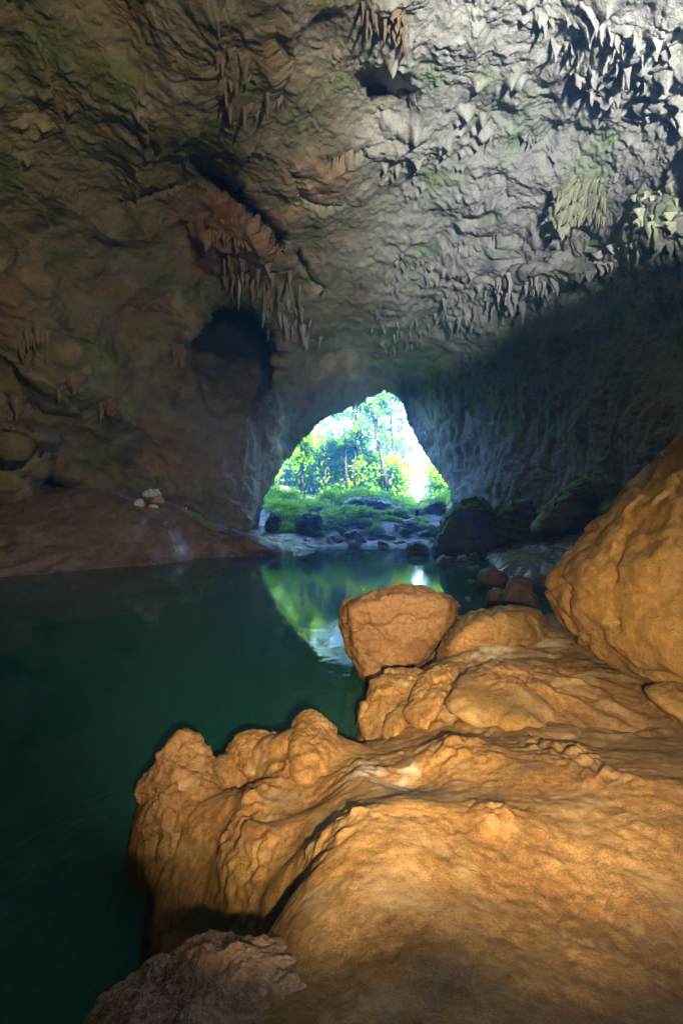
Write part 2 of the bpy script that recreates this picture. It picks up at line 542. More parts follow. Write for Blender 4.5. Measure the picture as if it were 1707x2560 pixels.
L += 0.06 * (1 - sstep(4, 14, seg_dist(uw, vw, [(1190, 575), (1290, 585), (1390, 625), (1480, 630)])))
Y = np.exp(L)
P = np.c_[(u - CX) / F * Y, Y, H - (v - CY) / F * Y]

def grid_normals(P):
    G = P.reshape(nr, nc, 3)
    du = np.gradient(G, axis=1)
    dv = np.gradient(G, axis=0)
    n = np.cross(du, dv).reshape(-1, 3)
    n /= np.linalg.norm(n, axis=1, keepdims=True) + 1e-9
    s = np.sign((n * (np.array([0, 0, H]) - P)).sum(1))
    return n * s[:, None]
nrm = grid_normals(P)
calm = 0.12 + 0.95 * sstep(-0.2, 0.2, fbm(P / 7.5, 3, 33))
left = 1 - sstep(700, 1000, u)
bright = sstep(850, 1000, u) * (1 - sstep(760, 900, v + 0.25 * (u - 1300)))
warp = np.c_[fbm(P / 4, 2, 61), fbm(P / 4, 2, 62), fbm(P / 4, 2, 63)] * 1.6
PW = P + warp
d = 1.5 * fbm(P / 8, 4, 1) + left * 0.9 * (1 - 2 * np.abs(pn(PW / 5.5, 4))) * 0.5
d += calm * 0.40 * ridged(PW / np.array([2.6, 3.4, 2.2]), 4, 10) * (1 - left) + calm * 0.38 * left * ridged(PW / np.array([4.2, 5.0, 3.6]), 4, 11)
d += 0.10 * np.abs(fbm(PW / 0.9, 3, 20)) * 2 + calm * 0.55 * np.sqrt(np.abs(pn(PW / np.array([2.4, 3.0, 2.0]), 21)) + 0.01) * (0.3 + 0.7 * bright)
d -= 0.10 * ridged(PW / 0.7, 3, 25) * (0.5 + bright)
d += 0.09 * fbm(P / 0.3, 2, 30)
# bedding that dips to the lower right over the left roof
bed = P @ np.array([0.55, 0.25, 0.8]) + 0.8 * fbm(P / 3, 3, 70)
d += 0.42 * left * ((bed / 2.3) % 1.0) ** 2.5 * sstep(-0.2, 0.2, fbm(P / 6, 2, 71))
# vertical drip flutes on the steep walls
steep = sstep(0.25, 0.75, 1 - np.abs(nrm[:, 2]))
d += 0.42 * steep * ridged(P * np.array([0.9, 0.9, 0.18]) + 0.4 * warp, 4, 80) * (0.5 + 0.5 * calm)
d += 0.10 * steep * ridged(P * np.array([3.0, 3.0, 0.7]), 3, 85)
# hollows and pendants of the pale roof
w1, r1 = worley2(PW[:, :2] / np.array([1.5, 1.9]), 5)
d -= 0.35 * bright * np.maximum(0, 1 - w1 / 0.55) * (r1 > 0.45) * r1
P = P + nrm * d[:, None]
down = sstep(0.2, 0.7, -nrm[:, 2])
for sc, hh, sd, cut in ((1.1, 1.0, 8, 0.55), (0.55, 0.55, 9, 0.5)):
    w2, r2 = worley2(PW[:, :2] / sc, sd)
    patch = sstep(0.0, 0.25, fbm(P / 6, 2, sd + 33) - 0.02)
    P[:, 2] -= hh * down * patch * (0.35 + 0.65 * bright) * np.maximum(0, 1 - w2 / 0.42) ** 1.4 * (r2 > cut) * r2
# base colours of the stone: brown and green to the left, pale grey on the right roof, orange flowstone
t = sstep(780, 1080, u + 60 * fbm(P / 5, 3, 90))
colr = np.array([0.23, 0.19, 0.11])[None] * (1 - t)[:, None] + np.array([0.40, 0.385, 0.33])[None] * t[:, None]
gm = sstep(0.05, 0.4, fbm(P / 3.5, 4, 91))[:, None]
colr = colr * (1 - gm) + (colr * np.array([0.72, 0.92, 0.62])) * gm
om = (sstep(0.05, 0.35, fbm(P / 4.5, 3, 92)) * 0.45 * (1 - t) + 0.8 * ell(570, 590, 130, 110) + 0.5 * ell(790, 410, 90, 60))[:, None].clip(0, 1)
colr = colr * (1 - om) + np.array([0.30, 0.165, 0.085]) * om
pm = (sstep(0.0, 0.4, fbm(P / 2.2, 4, 93)) * 0.35)[:, None]
colr = colr * (1 - pm) + np.array([0.33, 0.30, 0.27]) * pm
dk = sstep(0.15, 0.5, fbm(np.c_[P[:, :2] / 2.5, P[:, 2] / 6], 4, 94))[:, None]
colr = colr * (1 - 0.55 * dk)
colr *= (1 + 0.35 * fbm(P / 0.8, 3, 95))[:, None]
colr = colr * (1 - 0.45 * t * steep)[:, None]  # painted shade: darkens the steep right-hand wall
lm = (sstep(0.1, 0.4, fbm(P / 5.0, 4, 97)) * (1 - t))[:, None]
colr = colr * (1 + 0.6 * lm)
colr = colr.clip(0.02, 0.6)

# mouth
pu = CX + P[:, 0] / P[:, 1] * F
pv = CY + (H - P[:, 2]) / P[:, 1] * F
jag = np.c_[pu / 22, pv / 22, np.zeros_like(pu)]
hole_v = pip(pu + 7 * fbm(jag, 3, 101), pv + 7 * fbm(jag, 3, 102), MOUTH)
faces = grid_faces(nr, nc)
faces = faces[~(hole_v[faces].sum(1) >= 2)]
# rim: the rock goes on outward behind the edge of the opening
edges = np.concatenate([faces[:, [0, 1]], faces[:, [1, 2]], faces[:, [2, 3]], faces[:, [3, 0]]])
key = np.sort(edges, 1)
ku, idx, cnt = np.unique(key[:, 0] * np.int64(nr * nc) + key[:, 1], return_index=True, return_counts=True)
be = edges[idx[cnt == 1]]
inner = ((pu[be] > 560) & (pu[be] < 1250) & (pv[be] > 900) & (pv[be] < 1450)).all(1)
be = be[inner]
Vs, Fs, Cs = [P], [faces], [colr]
bv = np.unique(be)
remap = {int(b): i for i, b in enumerate(bv)}
prev = bv.copy()
base = nr * nc
for dy, sc in ((0.7, 0.03), (1.4, 0.10), (2.2, 0.22)):
    Q = P[bv].copy()
    cen = np.array([(895 - CX) / F, 0, 0]) * Q[:, 1:2] + np.array([0, 0, 6.0])
    Q[:, 0] += (Q[:, 0] - cen[:, 0]) * sc
    Q[:, 2] += np.maximum(Q[:, 2] - 6.0, 0) * sc
    Q[:, 1] += dy
    Q += 0.4 * np.c_[fbm(Q / 1.5, 2, 111), fbm(Q / 1.5, 2, 112), fbm(Q / 1.5, 2, 113)]
    cur = np.arange(base, base + len(bv))
    Fs.append(np.array([(prev[remap[int(a)]], prev[remap[int(b)]], cur[remap[int(b)]], cur[remap[int(a)]]) for a, b in be]))
    Vs.append(Q)
    Cs.append(colr[bv])
    prev = cur
    base += len(bv)
# behind the camera: the outer border carried back and closed
Gi = np.arange(nr * nc).reshape(nr, nc)
border = np.r_[Gi[::-1, 0], Gi[0, 1:], Gi[1:, -1]]
prev = border
for yy, s in ((6, 1.05), (-2, 1.1), (-12, 1.05), (-22, 0.8), (-28, 0.45), (-30, 0.02)):
    Q = P[border].copy()
    Q[:, 0] = (Q[:, 0]) * s
    Q[:, 2] = 2 + (Q[:, 2] - 2) * s
    Q[:, 1] = np.minimum(Q[:, 1], 9) * 0 + yy + 0.12 * (Q[:, 1] - 10) * (yy == 6)
    Q += 1.0 * np.c_[fbm(Q / 4, 3, 121), fbm(Q / 4, 3, 122), fbm(Q / 4, 3, 123)]
    cur = np.arange(base, base + len(border))
    Fs.append(np.stack([prev[:-1], prev[1:], cur[1:], cur[:-1]], 1))
    Vs.append(Q)
    Cs.append(np.tile([[0.26, 0.22, 0.17]], (len(border), 1)))
    prev = cur
    base += len(border)
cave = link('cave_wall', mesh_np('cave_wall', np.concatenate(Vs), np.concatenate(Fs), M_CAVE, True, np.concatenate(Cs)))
struct(cave)
cave['label'] = 'limestone walls and roof of the cave around the pool'
CP = P.reshape(nr, nc, 3)

def on_cave(px, py, lift=0.0):
    i = int(np.argmin(abs(vs - py)))
    j = int(np.argmin(abs(us - px)))
    return Vector(CP[i, j])

hx, hy = np.meshgrid(np.linspace(-75, 75, 40), np.linspace(-70, 64, 40))
hP = np.c_[hx.ravel(), hy.ravel(), np.zeros(hx.size)]
hP[:, 2] = -2 + 34 * sstep(75, 48, np.abs(hP[:, 0])) * sstep(-70, -45, hP[:, 1]) + 1.5 * fbm(hP / 12, 3, 130) - 9.5 * sstep(40, 62, hP[:, 1])
struct(link('hill', mesh_np('hill', hP, grid_faces(40, 40), M_CAVE, True, np.tile([[0.08, 0.10, 0.05]], (len(hP), 1)))))

# ------------------------------------------------------------------ rocks
ICO = {}
def ico(sub):
    if sub not in ICO:
        bm = bmesh.new()
        bmesh.ops.create_icosphere(bm, subdivisions=sub, radius=1)
        ICO[sub] = (np.array([v.co for v in bm.verts]), np.array([[v.index for v in f.verts] for f in bm.faces]))
        bm.free()
    return ICO[sub]

def hull_planes(pts):
    bm = bmesh.new()
    for p in pts:
        bm.verts.new(p)
    r = bmesh.ops.convex_hull(bm, input=bm.verts)
    bmesh.ops.delete(bm, geom=[e for e in r['geom_interior'] if isinstance(e, bmesh.types.BMVert)], context='VERTS')
    bm.normal_update()
    hv = np.array([v.co for v in bm.verts])
    c = (hv.max(0) + hv.min(0)) / 2
    c = 0.5 * c + 0.5 * hv.mean(0)
    out = {}
    for f in bm.faces:
        n = np.array(f.normal)
        if f.calc_area() < 1e-5:
            continue
        h = n @ (np.array(f.verts[0].co) - c)
        if h < 0:
            n, h = -n, -h
        out[tuple(np.round(n, 1))] = (n, max(h, 0.02))
    bm.free()
    return c, np.array([n for n, _ in out.values()]), np.array([h for _, h in out.values()])

def rock_mesh(name, pts, sub, p, mat, seed, amp=0.05, scale=1.0, fine=0.3, grooves=(), extra=None, strata=0.0, chips=None):
    c, Nn, h = hull_planes(pts)
    D, Fc = ico(sub)
    q = (np.maximum(D @ Nn.T, 0) / h) ** p
    r = q.sum(1) ** (-1 / p)
    Pq = c + D * r[:, None]
    nn = q @ Nn
    nn /= np.linalg.norm(nn, axis=1, keepdims=True)
    X = Pq / scale
    dd = amp * (fbm(X, 4, seed) * 1.2 + 0.5 * ridged(X * 1.7, 3, seed + 9) - 0.2)
    dd += amp * fine * fbm(X * 6, 3, seed + 20)
    if strata:
        s = (Pq[:, 2] + 0.25 * Pq[:, 0] + 0.15 * fbm(Pq / 0.7, 3, seed + 5)) / strata
        dd += amp * 0.7 * (np.abs((s % 1) - 0.5) * 2)
    if chips:
        cs, ca = chips
        wp = Pq + 0.35 * cs * np.c_[fbm(Pq / cs, 3, seed + 31), fbm(Pq / cs, 3, seed + 32), fbm(Pq / cs, 3, seed + 33)]
        f1, fe, cv = worley3(wp / np.array([cs, cs, cs * 0.6]), seed % 50)
        dd += ca * (cv - 0.5) * 1.4
        dd -= ca * 0.8 * (1 - sstep(0.0, 0.07, fe)) * (cv > 0.45)
    if extra is not None:
        dd += extra(Pq, nn)
    for line, wdt, dep in grooves:
        gx = CX + Pq[:, 0] / Pq[:, 1] * F
        gy = CY + (H - Pq[:, 2]) / Pq[:, 1] * F
        wv = np.c_[gx / 12, gy / 12, gx * 0]
        ds = seg_dist(gx + 3 * fbm(wv, 2, 3), gy + 3 * fbm(wv, 2, 4), line)
        front = (nn * (np.array([0, 0, H]) - Pq)).sum(1) > 0
        dd -= dep * (1 - sstep(wdt * 0.4, wdt, ds)) * front
    Pq = Pq + nn * dd[:, None]
    org = np.array([c[0], c[1], Pq[:, 2].min()])
    return mesh_np(name, Pq - org, Fc, mat), org

def px_points(outline, Yd, bulge, thick, fs=0.72, bs=0.85):
    pts = []
    o3 = [(a[0], a[1], a[2] if len(a) > 2 else Yd) for a in outline]
    mx = sum(a[0] for a in o3) / len(o3)
    my = sum(a[1] for a in o3) / len(o3)
    for x, y, z in o3:
        pts.append(at(x, y, z))
        pts.append(at(mx + (x - mx) * fs, my + (y - my) * fs, z - bulge))
        pts.append(at(mx + (x - mx) * bs, my + (y - my) * bs, z + thick))
    return pts

def px_rock(name, outline, Yd, bulge, thick, mat, seed, label, cat='rock', group=None, sub=5, p=12, amp=0.05, scale=1.0,
            fs=0.72, bs=0.85, **kw):
    me, org = rock_mesh(name, px_points(outline, Yd, bulge, thick, fs, bs), sub, p, mat, seed, amp, scale, **kw)
    o = link(name, me, None, org)
    return tag(o, label, cat, group)

# unseen rock mass, added so its shadow keeps the flood torch off the right-hand wall
bpts = [(x, y, z) for x, y in ((6.2, 3.5), (6.5, 6.5), (19, 2), (19, 8)) for z in (-1, 9.5 if x < 10 else 11.6)]
bpts += [(7, 5, 10.1), (9, 5, 10.9), (13, 5, 12.1), (17, 5, 12.6)]
me, org = rock_mesh('flood_blocker', bpts, 6, 14, M_OCHRE, 300, 0.8, 2.5)
blocker = link('flood_blocker', me, None, org)
tag(blocker, 'tall brown rock mass out of view, added to block the flood torch', 'rock')

# ------------------------------------------------------------------ near bank of wet clay-coloured rock
def bank_mesh(name, ctrl_px, ctrl_xyz, azr, dr, na, nd, mat, c=0.12, disp=None, wet_glint=()):
    pts = [tuple(at(*a)) for a in ctrl_px] + list(ctrl_xyz)
    f = rbf_fit([(p[0], p[1]) for p in pts], [p[2] for p in pts], c)
    ta = np.linspace(azr[0], azr[1], na)
    dd = np.geomspace(dr[0], dr[1], nd)
    A, D = np.meshgrid(ta, dd)
    X, Yy = (A * D).ravel(), D.ravel()
    Z = f(np.c_[X, Yy])
    Pq = np.c_[X, Yy, Z]
    G = Pq.reshape(nd, na, 3)
    n = np.cross(np.gradient(G, axis=1), np.gradient(G, axis=0)).reshape(-1, 3)
    n /= np.linalg.norm(n, axis=1, keepdims=True) + 1e-9
    n *= np.sign(n[:, 2:3])
    if disp is not None:
        Pq = Pq + n * disp(Pq, n)[:, None]
    me = mesh_np(name, Pq, grid_faces(nd, na), mat)
    if wet_glint:  # mask of the painted glints on the wet rock
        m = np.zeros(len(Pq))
        for a, b_, e_, r_ in wet_glint:
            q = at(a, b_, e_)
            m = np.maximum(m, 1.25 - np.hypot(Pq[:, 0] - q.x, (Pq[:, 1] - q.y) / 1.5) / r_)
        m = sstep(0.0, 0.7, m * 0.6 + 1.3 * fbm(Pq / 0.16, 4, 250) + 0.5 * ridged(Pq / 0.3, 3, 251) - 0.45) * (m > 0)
        at_ = me.attributes.new('wet_glint', 'FLOAT', 'POINT')
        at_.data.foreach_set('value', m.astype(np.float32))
    return me

BANK = [(853, 2560, 1.45), (1200, 2560, 1.5), (1600, 2560, 1.6), (600, 2560, 1.62), (1707, 2400, 1.95),
        (1000, 2400, 1.78), (1000, 2200, 2.3), (1000, 2070, 2.75), (1000, 1998, 3.05), (900, 2030, 2.95), (830, 2080, 2.95), (1120, 2020, 3.0),
        (985, 1960, 3.9), (950, 1930, 4.05), (880, 1960, 3.9), (1040, 1960, 3.9),
        (1400, 2300, 2.12), (1400, 2050, 3.0), (1650, 2200, 2.4), (1650, 1950, 3.3), (1400, 1900, 3.9), (1250, 1870, 4.35), (1120, 1880, 4.3),
        (1200, 1835, 5.15), (1100, 1835, 5.35), (1400, 1760, 5.75), (1650, 1835, 4.85), (1300, 1720, 6.15), (1500, 1750, 5.65), (1400, 1650, 7.0), (1300, 1665, 6.8),
        (1200, 1598, 7.65), (1350, 1568, 8.25), (1450, 1600, 7.9), (1010, 1850, 5.5), (960, 1880, 5.0), (1180, 1690, 6.5),
        (930, 1850, 6.0), (960, 1710, 6.95), (1060, 1690, 7.0), (1150, 1760, 5.8), (1050, 1770, 6.1), (900, 1865, 6.1), (885, 1875, 6.2), (960, 1780, 6.5),
        (775, 1825, 5.2), (735, 1840, 5.3), (812, 1840, 5.1), (845, 1870, 4.95), (775, 1900, 4.75), (860, 1915, 4.6),
        (640, 1865, 5.42), (590, 1880, 5.36), (555, 1905, 5.25), (690, 1875, 5.42), (640, 1920, 4.98), (545, 1922, 5.25),
        (450, 2000, 4.5), (450, 2100, 4.15), (600, 2000, 4.3), (690, 1960, 4.5), (700, 2050, 3.8), (600, 2150, 3.55), (790, 2010, 4.0),
        (780, 2120, 3.12), (800, 2060, 3.45), (740, 2100, 3.5), (730, 2180, 3.05), (520, 1930, 5.1), (400, 1950, 4.9), (370, 2050, 4.6), (350, 2130, 4.45),
        (765, 2230, 2.55), (790, 2330, 2.1), (800, 2420, 1.85), (700, 2240, 3.0), (650, 2260, 3.2), (550, 2260, 3.5), (450, 2260, 3.75), (690, 2330, 2.9)]
BANKX = [(0, 0, 1.95), (1.6, 0, 1.95), (-0.9, 0.4, 1.75), (-2.4, 0, -0.5), (0, -2.5, 2.1), (4, -2.5, 2.4), (5, 3, 2.2), (3.8, 4.2, 1.4), (5, 7, 1.3), (8, 4, 2.0),
         (-1.9, 2.0, -0.4), (-2.2, 3.2, -0.5), (-1.35, 2.6, 0.1), (-2.35, 4.6, -0.5), (-2.1, 5.2, -0.5), (-1.3, 5.9, -0.5), (-0.4, 6.3, -0.5), (-0.1, 6.9, -0.5), (-1.65, 4.1, 0.1),
         (0.05, 7.6, -0.5), (0.5, 8.6, -0.5), (1.5, 9.6, 0.1), (3, 10.5, 0.0), (5, 11, 0.8), (8, 12, 1.2), (2, 12, -0.7), (-3, 1, -0.8), (-3, 7, -1), (-4, 4, -1), (0, 12, -1.2), (4, 14, -0.6),
         (8, -2, 3), (-4, -2, -0.6), (-1, 4.9, 0.45)]

LUMPS = [(1390, 1850, 4.2, 0.30, 0.10, 0.16), (1300, 1800, 4.9, 0.25, 0.06, 0.2), (1150, 1870, 4.3, 0.30, 0.09, 0.18), (1240, 2060, 2.9, 0.16, 0.05, 0.12),
         (830, 2120, 2.95, 0.2, 0.03, 0.1), (640, 2010, 4.2, 0.14, 0.12, 0.12), (600, 2090, 3.8, 0.13, 0.12, 0.1), (610, 1960, 4.6, 0.16, 0.10, 0.13),
         (660, 2160, 3.4, 0.13, 0.10, 0.1), (900, 1905, 4.5, 0.18, 0.07, 0.12), (1550, 2050, 2.8, 0.25, 0.025, 0.15), (1500, 1930, 3.5, 0.3, 0.04, 0.16),
         (1350, 2200, 2.3, 0.3, 0.015, 0.14), (720, 1930, 4.6, 0.2, 0.07, 0.14)]
def bank_disp(P, n):
    x, y = P[:, 0], P[:, 1]
    rough = np.exp(-(((x + 1.6) / 0.55) ** 2 + ((y - 4.8) / 0.7) ** 2)) * 1.0
    rough += np.exp(-(((x + 0.75) / 0.18) ** 2 + ((y - 3.6) / 0.9) ** 2)) * 0.9
    rough += 0.35 * np.exp(-(((x - 0.15) / 0.5) ** 2 + ((y - 4.2) / 0.4) ** 2))
    far = sstep(4.2, 5.2, y)
    w = P + 0.25 * np.c_[fbm(P / 0.5, 3, 201), fbm(P / 0.5, 3, 202), fbm(P / 0.5, 3, 203)]
    d = 0.10 * fbm(P / 1.0, 3, 210) + 0.03 * ridged(w / 0.8, 4, 211) * (0.1 + far)
    d += 0.009 * fbm(P / 0.14, 4, 212, 0.6)
    pit = sstep(-0.1, 0.35, fbm(P / 0.7, 3, 260))
    d -= pit * 0.030 * np.maximum(0, fbm(w / 0.075, 3, 261) - 0.08)
    d += (1 - pit) * 0.010 * ridged(w / 0.22, 4, 262)
    # lumps in the shade side
    lump = np.exp(-(((x + 0.02) / 0.22) ** 2 + ((y - 3.0) / 0.35) ** 2))
    d += 0.05 * lump * (np.abs(fbm(P / 0.16, 3, 215)) * 2 - 0.3)
    d += rough * (0.13 * fbm(w / 0.22, 4, 220) + 0.05 * ridged(w / 0.1, 3, 221))
    for bx, by, bd, br, bh, bf in LUMPS:
        q = at(bx, by, bd)
        e = np.exp(-(((x - q.x) / br) ** 2 + ((y - q.y) / (br * 1.5)) ** 2))
        d += bh * e * (0.35 + 1.6 * np.maximum(0, fbm(w / bf, 3, 217) + 0.15))
    mk = (y < 10) & (P[:, 2] > -0.3) & (y > 1.2)
    f1, fe, cv = worley3(w[mk] / np.array([0.42, 0.42, 0.3]), 17)
    cr = np.zeros(len(P), np.float32)
    cr[mk] = (0.045 * (cv - 0.5) - 0.03 * (1 - sstep(0.0, 0.06, fe)) * (cv > 0.6)) * (0.15 + 0.85 * sstep(4.0, 5.0, y[mk]) + 0.4 * rough[mk].clip(0, 1))
    d += cr
    # flow strata on the ledges
    s = (P[:, 2] * 1.6 + 0.35 * y + 0.12 * fbm(P / 0.6, 3, 230)) / 0.16
    d += 0.02 * far * (np.abs((s % 1) - 0.5) * 2)
    return d
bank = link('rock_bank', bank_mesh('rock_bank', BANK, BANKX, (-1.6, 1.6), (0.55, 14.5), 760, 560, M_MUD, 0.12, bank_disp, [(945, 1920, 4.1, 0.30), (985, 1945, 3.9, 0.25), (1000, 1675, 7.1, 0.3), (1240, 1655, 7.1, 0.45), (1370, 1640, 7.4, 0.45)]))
struct(bank)
bank['label'] = 'clay coloured wet rock of the near shore'
# ground under and behind the photographer
gx, gy = np.meshgrid(np.linspace(-8, 12, 60), np.linspace(-20, 0.75, 50))
gP = np.c_[gx.ravel(), gy.ravel(), np.zeros(gx.size)]
gz = 1.85 + 0.12 * np.clip(-gP[:, 1], 0, 20) - 2.6 * sstep(0.7, 2.6, -gP[:, 0]) + 0.35 * fbm(gP / 3, 3, 240) - 0.12
gP[:, 2] = gz
struct(link('ground', mesh_np('ground', gP, grid_faces(50, 60), M_MUD)))

# ------------------------------------------------------------------ water
wx, wy = np.meshgrid(np.linspace(-45, 45, 60), np.linspace(-32, 60, 60))
wP = np.c_[wx.ravel(), wy.ravel(), np.zeros(wx.size)]
mW, nt, b = mat_new('pool_water')
g = pos(nt).outputs['Position']
mp = N(nt, 'ShaderNodeMapping')
mp.inputs['Scale'].default_value = (1.0, 0.6, 1.0)
nt.links.new(g, mp.inputs['Vector'])
n1 = noise(nt, mp.outputs[0], 3.2, 2, 0.5, 0.4)
n2 = noise(nt, mp.outputs[0], 0.7, 2, 0.5)
n3 = noise(nt, mp.outputs[0], 11.0, 1, 0.5)
nt.links.new(bump(nt, [(n1, 0.5), (n2, 0.6), (n3, 0.12)], 0.07, 0.15), b.inputs['Normal'])
murk = noise(nt, g, 0.16, 3, 0.5)
nt.links.new(ramp(nt, murk, [(0.3, (0.014, 0.145, 0.16)), (0.7, (0.026, 0.14, 0.12))]), b.inputs['Base Color'])
b.inputs['Roughness'].default_value = 0.03
b.inputs['IOR'].default_value = 1.33
tb = nt.nodes.new('ShaderNodeBsdfTransparent')
tb.inputs['Color'].default_value = (0.62, 0.62, 0.42, 1)
mx = nt.nodes.new('ShaderNodeMixShader')
mx.inputs[0].default_value = 0.36
nt.links.new(b.outputs[0], mx.inputs[1])
nt.links.new(tb.outputs[0], mx.inputs[2])
nt.links.new(mx.outputs[0], nt.nodes['Material Output'].inputs['Surface'])
bP = wP.copy()
bP[:, 2] = -1.9
struct(link('pool_bed', mesh_np('pool_bed', bP, grid_faces(60, 60), M_BED)))
water = struct(link('water', mesh_np('water', wP, grid_faces(60, 60), mW)))

# ------------------------------------------------------------------ foreground boulders and slabs
def ochre_extra(Pq, nn):
    return 0.025 * ridged(Pq / 0.8, 4, 411) + 0.16 * fbm(Pq / 1.5, 3, 412)
px_rock('boulder', [(1362, 1490, 7.2), (1378, 1430, 7.4), (1428, 1372, 7.6), (1512, 1305, 7.6), (1550, 1275, 7.4), (1600, 1205, 7.2), (1655, 1140, 7.0), (1720, 1078, 6.8),
                    (1800, 960, 6.6), (2050, 900, 6.4), (2200, 1300, 6.2), (2100, 1800, 5.6), (1850, 1830, 5.2), (1700, 1760, 5.5), (1600, 1705, 5.9), (1500, 1660, 6.4), (1420, 1600, 6.8), (1370, 1530, 7.1)],
        7.0, 0.75, 2.6, M_OCHRE, 400, 'huge ochre boulder with a thin crack, rising over the wet ledges', 'boulder', sub=7, p=30, amp=0.16, scale=1.1, fs=0.86,
        extra=ochre_extra, chips=(1.1, 0.09), grooves=[([(1417, 1452), (1424, 1480), (1420, 1500), (1436, 1530)], 5, 0.10), ([(1518, 1548), (1530, 1560), (1538, 1578)], 6, 0.14),
                                    ([(1480, 1640), (1500, 1655), (1520, 1668)], 6, 0.12)])
px_rock('boulder', [(848, 1508), (905, 1483), (960, 1472), (1012, 1460), (1045, 1464), (1070, 1474), (1110, 1478), (1145, 1500), (1150, 1530), (1140, 1570), (1100, 1630),
                    (1030, 1690), (985, 1715), (905, 1720), (884, 1690), (875, 1630), (850, 1590)],
        9.8, 0.8, 1.4, M_BOULDER, 420, 'flat topped brown boulder standing at the edge of the pool', 'boulder', sub=7, p=24, amp=0.10, scale=0.9, fs=0.82, chips=(0.75, 0.075), extra=lambda Pq, nn: 0.03 * ridged(Pq / 0.5, 4, 425),
        grooves=[([(866, 1500), (868, 1560), (872, 1625), (890, 1690)], 4, 0.06), ([(915, 1560), (940, 1562)], 6, 0.03)])
px_rock('rock_slab', [(1140, 1560), (1150, 1538), (1200, 1522), (1270, 1514), (1355, 1520), (1385, 1560), (1400, 1610), (1340, 1650), (1200, 1660), (1120, 1670), (1078, 1655), (1078, 1630), (1110, 1612), (1135, 1600)],
        8.2, 0.8, 1.4, M_MUD, 440, 'humped tan slab between the flat topped boulder and the ochre boulder', 'rock slab', sub=6, p=12, amp=0.06, scale=0.8, strata=0.13, chips=(0.6, 0.045))
px_rock('rock_slab', [(1098, 1748, 5.7), (1120, 1712, 6.0), (1180, 1672, 6.4), (1280, 1650, 6.7), (1400, 1650, 6.8), (1560, 1700, 6.2), (1640, 1760, 5.6), (1640, 1850, 5.0), (1480, 1870, 4.9), (1300, 1840, 5.1), (1188, 1814, 5.3), (1112, 1788, 5.5)],
        5.9, 0.18, 0.7, M_MUD, 450, 'broad layered tan ledge with a curved undercut front lip', 'rock slab', sub=6, p=28, amp=0.07, scale=0.7, fs=0.95, strata=0.12, chips=(0.55, 0.05))
px_rock('rock_slab', [(1014, 1790, 6.0), (1030, 1740, 6.3), (1045, 1690, 6.7), (1100, 1660, 6.9), (1150, 1662, 6.8), (1120, 1720, 6.2), (1095, 1760, 5.9), (1085, 1810, 5.7), (1062, 1826, 5.6), (1025, 1815, 5.8)],
        6.2, 0.15, 0.7, M_MUD, 460, 'narrow tan ledge tucked behind the broad layered ledge', 'rock slab', sub=6, p=28, amp=0.06, scale=0.6, fs=0.95, chips=(0.4, 0.05))
px_rock('rock_slab', [(893, 1830, 6.4), (905, 1760, 6.7), (925, 1700, 7.0), (950, 1690, 7.1), (985, 1672, 7.3), (1040, 1672, 7.3), (1065, 1690, 7.0), (1030, 1760, 6.3), (1010, 1800, 6.0), (1000, 1850, 5.7), (930, 1868, 6.0)],
        6.6, 0.15, 0.8, M_MUD, 470, 'pale tan ledge dropping into the water beside the flat topped boulder', 'rock slab', sub=6, p=28, amp=0.08, scale=0.6, fs=0.95, chips=(0.45, 0.06))
px_rock('rock', [(1600, 1715, 5.2), (1650, 1700, 5.2), (1720, 1710, 5.2), (1780, 1760, 5.0), (1760, 1860, 4.8), (1690, 1790, 4.9), (1640, 1770, 5.0)], 5.0, 0.15, 0.5, M_OCHRE, 475,
        'small dark rock wedged under the ochre boulder at the edge of the ledge', 'rock', sub=5, p=12, amp=0.06, scale=0.4)

def jag(Pq, nn):
    w = Pq + 0.12 * np.c_[fbm(Pq / 0.3, 3, 501), fbm(Pq / 0.3, 3, 502), fbm(Pq / 0.3, 3, 503)]
    return 0.17 * fbm(w / 0.25, 5, 505) + 0.05 * ridged(w / 0.09, 3, 506)
px_rock('rock', [(340, 2140, 4.6), (338, 2040, 4.7), (352, 1960, 4.8), (395, 1890, 4.95), (440, 1828, 5.05), (472, 1826, 5.1), (516, 1842, 5.15), (524, 1890, 5.15), (545, 1912, 5.1), (540, 2000, 4.7), (500, 2120, 4.3), (420, 2200, 4.1), (360, 2220, 4.3)],
        4.75, 0.10, 0.35, M_PIT, 500, 'jagged pitted orange rock spur jutting into the dark pool', 'rock', sub=6, p=10, amp=0.05, scale=0.5, fs=0.7, extra=jag)
px_rock('rock', [(695, 1900, 5.1), (703, 1830, 5.25), (730, 1775, 5.3), (775, 1755, 5.3), (820, 1770, 5.25), (850, 1815, 5.15), (878, 1880, 4.9), (850, 1970, 4.5), (760, 2010, 4.3), (690, 1985, 4.4)],
        5.1, 0.22, 0.6, M_MUD, 520, 'rounded tan knob of rock, highest along the water edge', 'rock', sub=6, p=6, amp=0.07, scale=0.4)
px_rock('rock', [(548, 1895, 5.35), (570, 1850, 5.4), (600, 1822, 5.45), (650, 1815, 5.45), (700, 1825, 5.45), (730, 1850, 5.4), (720, 1930, 5.1), (640, 1970, 4.9), (550, 1935, 5.1)],
        5.35, 0.2, 0.3, M_MUD, 530, 'low tan knob of rock between the jagged spur and the rounded knob', 'rock', sub=6, p=6, amp=0.07, scale=0.35)
